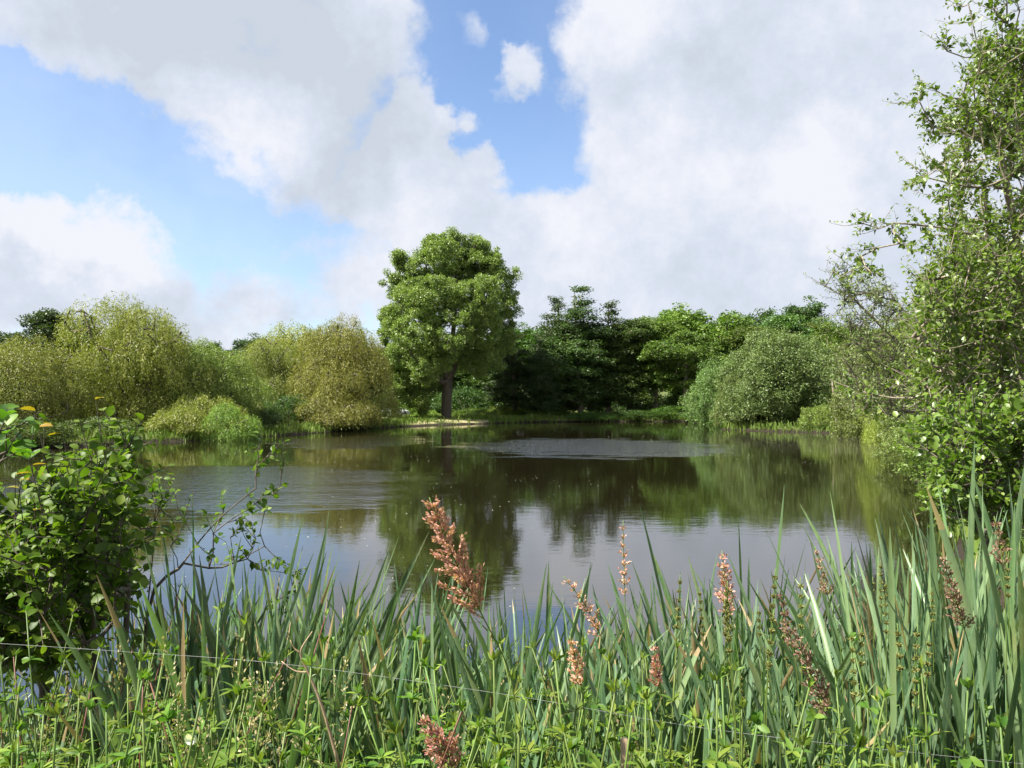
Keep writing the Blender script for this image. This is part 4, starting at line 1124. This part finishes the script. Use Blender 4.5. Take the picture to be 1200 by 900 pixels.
for i, (X, Y, g, H, px) in enumerate(spots):
    k = int(rg.integers(len(reeds)))
    if not used[k]: o = reeds[k]; used[k] = True
    else: o = copy_tree(reeds[k])
    s = H / 1.25
    o.location = (X, Y, g); o.scale = (.7 + .3 * s, .7 + .3 * s, s); o.rotation_euler = (rg.normal() * .05, rg.normal() * .06 + (.05 if px > 900 else 0), rg.uniform(0, 2 * PI))
    v = rg.uniform(.8, 1.15); o.color = (v * rg.uniform(.9, 1.1), v, v * rg.uniform(.85, 1.25), 1)
    tag(o, 'reed plant with long flat blue-green blades in the bed at the water edge', 'reed', 'reeds of the bed in the foreground')
for k in range(len(reeds)):
    if not used[k]:
        for ch in list(reeds[k].children): bpy.data.objects.remove(ch)
        bpy.data.objects.remove(reeds[k])


# tall single reeds that stand out against the water
def lone_reed(px, top, Y, lean, label, n=3, wd=.011, seed=0, dry=0):
    rng = R_(900 + seed); X = (px - 600) / F * Y; g = gz(X, Y); H = at(px, top, Y)[2] - g
    mb = MB(); P = np.zeros((n, 3)); P[:, 0] = rng.normal(size=n) * .012; P[:, 2] = -.04
    L = H * np.linspace(1.02, .8, n)
    blades(mb, P, np.where(rng.random(n) < .5, 0, PI) + rng.normal(size=n) * .3, L, np.full(n, wd * .72), np.abs(rng.normal(size=n)) * .07 + .01, np.abs(rng.normal(size=n)) * .15, rng.normal(size=n) * .5, n=11, rnd=rng.random(n))
    o = mb.build('reed_plant', M['reed']); o.location = (X, Y, g); o.rotation_euler = (0, lean, 0)
    if dry:
        md = MB(); blades(md, P[:1], np.array([0.]), L[:1] * .93, np.array([.0045]), np.array([.03]), np.array([.05]), np.array([.4]), n=9); md.build('dry_blade', M['dead'], o)
    tag(o, label, 'reed')


lone_reed(356, 590, 3.3, -.02, 'pair of reed blades standing alone against the water in the left middle', 2, seed=1)
lone_reed(868, 562, 2.6, .05, 'tall reed with a yellow dry blade rising highest right of the middle', 4, seed=2, dry=1)
lone_reed(836, 580, 2.8, -.04, 'reed left of the tall reed with the dry blade', 3, seed=3)
lone_reed(1020, 572, 2.2, .03, 'broad upright reed blade in front of the right water edge', 2, .014, seed=4)
lone_reed(1050, 575, 2.4, 0, 'reed with yellow dry stem in front of the glossy shrub', 3, .012, seed=5, dry=1)
lone_reed(1130, 512, 2.0, -.10, 'tallest reed at the right, leaning left across the glossy shrub', 4, .014, seed=6)
lone_reed(1160, 520, 2.1, -.05, 'wide reed between the leaning one and the right edge', 5, .014, seed=7)
lone_reed(228, 575, 2.7, .02, 'dense dark reed fan in front of the alder sapling', 6, .012, seed=8)
lone_reed(262, 588, 2.8, .10, 'reed blade leaning right beside the dense dark fan', 2, .013, seed=9)


# ------------------------------------------------------------------ flowering grasses and docks
def seed_head(stem_pts, base_t, seed, mat, n_br, br_len, size, name, label, cat, group=None, dense=1.0, leafy=True, srad=.0022, taper=1.0, stem='stem'):
    rng = R_(seed)
    C = spline(stem_pts, 160)
    al_ = np.concatenate([[0], np.cumsum(np.linalg.norm(np.diff(C, axis=0), axis=1))])
    C = np.stack([np.interp(np.linspace(0, al_[-1], 80), al_, C[:, j]) for j in range(3)], 1)
    base_t = 1 - base_t / al_[-1]
    g = gz(C[0][0], C[0][1]); C[0][2] = g - .04
    root = empty(name, tuple(C[0])); C = C - C[0]
    m = MB(); tube(m, C, np.linspace(srad, srad * .35, 80), 5)
    ml = MB()
    for k in range(n_br):
        u = base_t + (1 - base_t) * (k + .5) / n_br
        i = min(78, int(u * 79)); p0 = C[i]; T = unit(C[i + 1] - C[i])
        a = k * 2.4 + rng.normal() * .4
        e1 = unit(np.cross(T, np.array([.3, 1, .1]))); e2 = np.cross(T, e1)
        o_ = e1 * math.cos(a) + e2 * math.sin(a)
        v = (u - base_t) / (1 - base_t)
        ln = br_len * (1 - v) ** taper * rng.uniform(.6, 1.2) + br_len * .12
        D = unit(T * 1.0 + o_ * rng.uniform(.55, 1.0))
        p1 = p0 + D * ln
        frusta(m, np.array([p0]), np.array([p1]), [srad * .4], [srad * .25], 4)
        ns = max(4, int(dense * ln / size * 5.5)); tt = rng.uniform(.12, 1.05, ns)[:, None]
        P = p0 + (p1 - p0) * tt + rng.normal(size=(ns, 3)) * size * .30
        leaves(ml, P, unit(D + rng.normal(size=(ns, 3)) * .38), unit(rng.normal(size=(ns, 3))), size * rng.uniform(.7, 1.3, ns), size * .24, ROUND2, .5, .1)
    m.build(stem, M['stem'], root, True)
    ml.build('seed_head', M[mat], root)
    if leafy:
        mg = MB(); n = 4
        blades(mg, np.array([C[int(8 + 12 * j)] for j in range(n)]), rng.uniform(0, 6.3, n), rng.uniform(.12, .26, n), rng.uniform(.002, .0035, n), rng.uniform(.3, .6, n), rng.uniform(.1, .6, n), rng.normal(size=n) * .5, n=8)
        mg.build('leaf', M['grass'], root)
    return tag(root, label, cat, group, 'thing')


def stalk(px0, Y0, ctrl):
    b = np.array([(px0 - 600) / F * Y0, Y0, gz((px0 - 600) / F * Y0, Y0)]); q = [at(*c) for c in ctrl]
    return [b] + [b + (q[0] - b) * u for u in (.25, .5, .72, .87)] + q


FG = 'grass_plume'
seed_head(stalk(640, 1.35, [(600, 800, 1.3), (562, 715, 1.25), (530, 650, 1.22), (503, 583, 1.2)]), 0.21, 1, 'pink', 50, .050, .0062, FG, 'largest salmon-pink seed plume, leaning left over the water in the middle', 'flowering grass', dense=1.5, srad=.0026, taper=.6)
seed_head(stalk(735, 1.6, [(735, 790, 1.6), (732, 690, 1.6), (730, 610, 1.6)]), 0.14, 2, 'pink', 26, .018, .006, FG, 'slim upright pink plume against the water right of the largest one', 'flowering grass', dense=.9)
seed_head(stalk(870, 1.5, [(866, 780, 1.5), (852, 700, 1.5), (846, 645, 1.5)]), 0.12, 3, 'pink', 28, .030, .0065, FG, 'pale pink plume in front of the tall reed with the dry blade', 'flowering grass', dense=1.1)
seed_head(stalk(740, 1.5, [(718, 790, 1.5), (692, 720, 1.5), (660, 675, 1.5)]), 0.13, 4, 'pink', 24, .026, .0065, FG, 'thin pink plume leaning left, just right of the largest plume', 'flowering grass', dense=.9)
seed_head(stalk(690, 1.3, [(684, 830, 1.3), (676, 780, 1.3), (668, 745, 1.3)]), 0.08, 5, 'pink', 24, .024, .0065, FG, 'short reddish plume low among the reeds, below the thin leaning one', 'flowering grass', dense=1.3)
seed_head(stalk(770, 1.4, [(775, 830, 1.4), (770, 790, 1.4), (766, 752, 1.4)]), 0.075, 6, 'pink', 24, .020, .0065, FG, 'small deep pink plume in the middle of the reeds', 'flowering grass', dense=1.4)
seed_head(stalk(540, 1.15, [(530, 905, 1.12), (515, 868, 1.1), (492, 838, 1.1)]), 0.1, 7, 'pink', 30, .038, .0065, FG, 'wide pink plume at the bottom edge among yellow-green weeds', 'flowering grass', dense=1.3)
seed_head(stalk(1150, 1.5, [(1140, 780, 1.5), (1122, 710, 1.45), (1103, 648, 1.4)]), 0.18, 8, 'purple', 36, .026, .0065, FG, 'brownish pink drooping plume among the reeds on the right', 'flowering grass', dense=1.3)
seed_head(stalk(990, 1.35, [(975, 850, 1.3), (955, 800, 1.28), (925, 730, 1.25)]), 0.18, 9, 'purple', 34, .028, .0065, FG, 'purplish brown drooping plume low between the right reeds', 'flowering grass', dense=1.1)
seed_head(stalk(940, 1.4, [(935, 800, 1.4), (925, 740, 1.4), (912, 690, 1.4)]), 0.1, 10, 'purple', 26, .016, .006, FG, 'narrow dull purple seed head left of the drooping purplish plume', 'flowering grass', dense=1.0)
seed_head(stalk(1000, 1.7, [(985, 760, 1.7), (968, 690, 1.7), (955, 640, 1.7)]), 0.11, 11, 'purple', 26, .018, .006, FG, 'dark seed spike leaning left at the top of the right reeds', 'flowering grass', dense=1.2)
seed_head(stalk(1180, 1.5, [(1178, 700, 1.5), (1172, 640, 1.5), (1165, 605, 1.5)]), 0.09, 12, 'purple', 24, .022, .006, FG, 'brown seed head near the right edge of the picture', 'flowering grass', dense=1.0)
rg = R_(61)
# pale oat-like grasses at the lower left and slender green spikes at the right
for i in range(16):
    px = rg.uniform(20, 330) if i < 12 else rg.uniform(330, 600); Y = rg.uniform(1.1, 1.6); top = rg.uniform(730, 850) if i else 725
    seed_head(stalk(px + rg.uniform(-20, 20), Y, [(px + rg.uniform(-10, 10), (top + 1000) / 2, Y), (px, top, Y)]), rg.uniform(.1, .2), 200 + i, 'oat', 12, .055, .0065, 'oat_grass_stalk',
              'oat grass with loose straw-coloured spikelets at the lower left', 'grass stalk', 'pale oat grasses at the lower left', dense=.22, srad=.0012)
for i in range(26):
    px = rg.uniform(780, 1200); Y = rg.uniform(1.15, 1.9); top = rg.uniform(650, 800)
    seed_head(stalk(px + rg.uniform(-25, 25), Y, [(px + rg.uniform(-12, 12), (top + 1000) / 2, Y), (px, top, Y)]), rg.uniform(.06, .11), 300 + i, 'seed', 100, .003, .0042, 'meadow_grass_stalk',
              'tall thin grass stalk with a slim green seed spike on the right', 'grass stalk', 'slender green seed stalks on the right', dense=1.3, srad=.0020)


# ------------------------------------------------------------------ leafy weeds low in front
def make_weed(seed, h, mat='herb', lsize=.055, asp=.32, branches=3, stem='stem', sm='stem'):
    rng = R_(seed); root = empty('weed_plant'); m, ml = MB(), MB()
    for b in range(branches):
        a = rng.uniform(0, 6.3); hh = h * rng.uniform(.65, 1.05); ln = rng.uniform(.05, .36)
        C = spline([(0, 0, -.03), (math.cos(a) * ln * .3 * hh, math.sin(a) * ln * .3 * hh, hh * .5), (math.cos(a) * ln * hh, math.sin(a) * ln * hh, hh)], 14)
        tube(m, C, np.linspace(.0028, .0012, 14), 5)
        k = int(hh * .7 / .024)
        P, D, Nn, L = [], [], [], []
        for j in range(k):
            u = .30 + .70 * (j + .5) / k; q = C[min(13, int(u * 13))]
            az0 = j * 1.57 + rng.normal() * .3
            for s_ in (0, PI):
                d = np.array([math.cos(az0 + s_), math.sin(az0 + s_), rng.uniform(.1, .8)])
                P.append(q); D.append(d); Nn.append(np.array([-d[0] * .4, -d[1] * .4, 1]) + rng.normal(size=3) * .25)
                L.append(lsize * rng.uniform(.7, 1.25) * (1.15 - .6 * u))
        for j in range(5):
            P.append(C[-1]); d = rng.normal(size=3) * .5 + np.array([0, 0, 1]); D.append(d); Nn.append(rng.normal(size=3) + np.array([0, 0, .5])); L.append(lsize * .38)
        P, D, Nn, L = map(np.array, (P, D, Nn, L))
        leaves(ml, P, D, unit(Nn), L, L * asp / 2, ROUND3 if asp > .45 else LANCE, .3, .3)
    m.build('stem', M[sm], root, True); ml.build('foliage', M[mat], root)
    return root


W1 = [make_weed(400 + i, 1.05, 'herb', .044, .3, 5) for i in range(4)]
W2 = [make_weed(410 + i, 1.0, 'herb', .036, .55, 5) for i in range(2)]
W3 = [make_weed(420, 1.1, 'herb', .05, .22, 3, sm='redstem')]
first = {}
rg = R_(62)
cnt = 0


def drop(o_src, X, Y, s, rot, label, group, tint):
    k = o_src.name
    if k not in first: first[k] = 1; o = o_src
    else: o = copy_tree(o_src)
    o.location = (X, Y, gz(X, Y)); o.scale = (s, s, s); o.rotation_euler = (rg.normal() * .1, rg.normal() * .1, rot)
    for ch in o.children: ch.color = (*tint, 1)
    tag(o, label, 'weed', group)


for _ in range(290):
    Y = rg.uniform(.95, 2.2); px = rg.uniform(-40, 1240)
    if px > 850 and rg.random() < .35: continue
    X = (px - 600) / F * Y
    top = 815 + 95 * rg.random() if 100 < px < 950 else (770 + 110 * rg.random() if px < 500 else 850 + 60 * rg.random())
    H = at(px, top, Y)[2] - gz(X, Y); H = min(max(H, .45), 1.3)
    r = rg.random()
    v = rg.uniform(.8, 1.25)
    if r < .72: drop(W1[int(rg.integers(4))], X, Y, H / 1.05, rg.uniform(0, 6.3), 'leafy weed with narrow yellow-green leaves low in front of the reeds', 'narrow-leaved weeds in the foreground', (v, v, v))
    elif r < .92: drop(W2[int(rg.integers(2))], X, Y, H / 1.0, rg.uniform(0, 6.3), 'low weed with oval darker leaves in front of the reeds', 'oval-leaved weeds in the foreground', (v * .75, v * .9, v * .9))
    else: drop(W3[0], X, Y, H / 1.1, rg.uniform(0, 6.3), 'slender red-stemmed weed with drooping narrow leaves', 'red-stemmed weeds in the foreground', (v, v, v))

# fine grass and dead litter
rg = R_(63)
mb = MB(); n = 8500
Y = rg.uniform(.8, 4.3, n) ** 1.0; X = rg.uniform(-.75, .75, n) * (Y + .3); sd = pond_sd(np.stack([X, Y], 1)); k = sd > .1; X, Y = X[k], Y[k]; n = len(X)
tall = rg.random(n)
blades(mb, np.stack([X, Y, ground_z(X, Y) - .02], 1), rg.uniform(0, 6.3, n), .22 + .55 * tall ** 2.2, rg.uniform(.0018, .0045, n), rg.uniform(0, .45, n), rg.uniform(.1, 1.5, n), rg.normal(size=n) * .8, n=7, rnd=rg.random(n))
tag(mb.build('meadow_grass_mass', M['grass']), 'fine green grass growing between the reeds and weeds', 'grass', kind='stuff')
mb = MB(); n = 5600
Y = rg.uniform(.9, 4.4, n); X = rg.uniform(-.75, .75, n) * (Y + .3); k = pond_sd(np.stack([X, Y], 1)) > 0; X, Y = X[k], Y[k]; n = len(X)
blades(mb, np.stack([X, Y, ground_z(X, Y)], 1), rg.uniform(0, 6.3, n), rg.uniform(.1, .95, n), rg.uniform(.0015, .006, n), rg.uniform(.1, 1.3, n), rg.uniform(0, 1.6, n), rg.normal(size=n) * 2, n=6, fold=.5, rnd=rg.random(n))
tag(mb.build('dead_litter', M['dead']), 'tangle of dry tan leaves and stems at the foot of the reeds', 'dead leaves', kind='stuff')

# dry branched stalk, cut stem, wire, bindweed flower
m = MB()
tube(m, spline([at(398, 900, 1.25), at(378, 830, 1.25), at(362, 790, 1.25), at(352, 765, 1.25), at(366, 740, 1.25)], 16), np.linspace(.003, .001, 16), 5)
tube(m, spline([at(361, 788, 1.25), at(345, 786, 1.25), at(330, 775, 1.25)], 8), np.linspace(.0015, .0008, 8), 5)
tube(m, spline([at(352, 765, 1.25), at(345, 760, 1.25), at(340, 750, 1.25)], 6), np.linspace(.0015, .0008, 6), 5)
tag(m.build('dry_stalk', M['cut'], smooth=True), 'thin pale dry stalk forking in front of the reeds left of the middle', 'dry stalk')
m = MB(); q = at(732, 866, 1.3); tube(m, spline([np.array([q[0] + .005, 1.3, gz(q[0], 1.3) - .05]), q - np.array([0, 0, .3]), q], 8), [.0075, .0075, .0072, .007, .007, .0072, .0072, .0066], 10)
tag(m.build('cut_stem', M['cut'], smooth=True), 'cut-off beige reed stem end standing up at the bottom edge', 'cut stem')
m = MB(); tube(m, spline([at(-80, 749, 1.3), at(150, 764, 1.32), at(340, 779, 1.33), at(600, 815, 1.34), at(860, 858, 1.35), at(1290, 905, 1.38)], 60), .0003, 6)
tag(m.build('fence_wire', M['wire'], smooth=True), 'thin sagging metal fence wire running through the weeds in front', 'wire')
fl = empty('bindweed_flower', tuple(at(224, 866, 1.2)))
m = MB(); rings = []
for r_, z_ in ((.001, -.02), (.002, -.010), (.005, 0), (.0095, .003)):
    rings.append([(r_ * math.cos(a), -z_ * .8 - .0, r_ * math.sin(a) + z_ * .3) for a in np.linspace(0, 2 * PI, 13)[:-1]])
V = np.array(rings).reshape(-1, 3); qd = [(i * 12 + j, i * 12 + (j + 1) % 12, (i + 1) * 12 + (j + 1) % 12, (i + 1) * 12 + j) for i in range(3) for j in range(12)]
m.add(V, qd); m.build('petals', M['petal'], fl, True)
m = MB(); tube(m, spline([(0, .02, -.01), (.02, .05, -.12), (-.01, .06, -.3), (.0, .05, -.62)], 12), .0012, 5); m.build('stem', M['stem'], fl, True)
tag(fl, 'small white trumpet flower among the weeds at the lower left', 'flower')
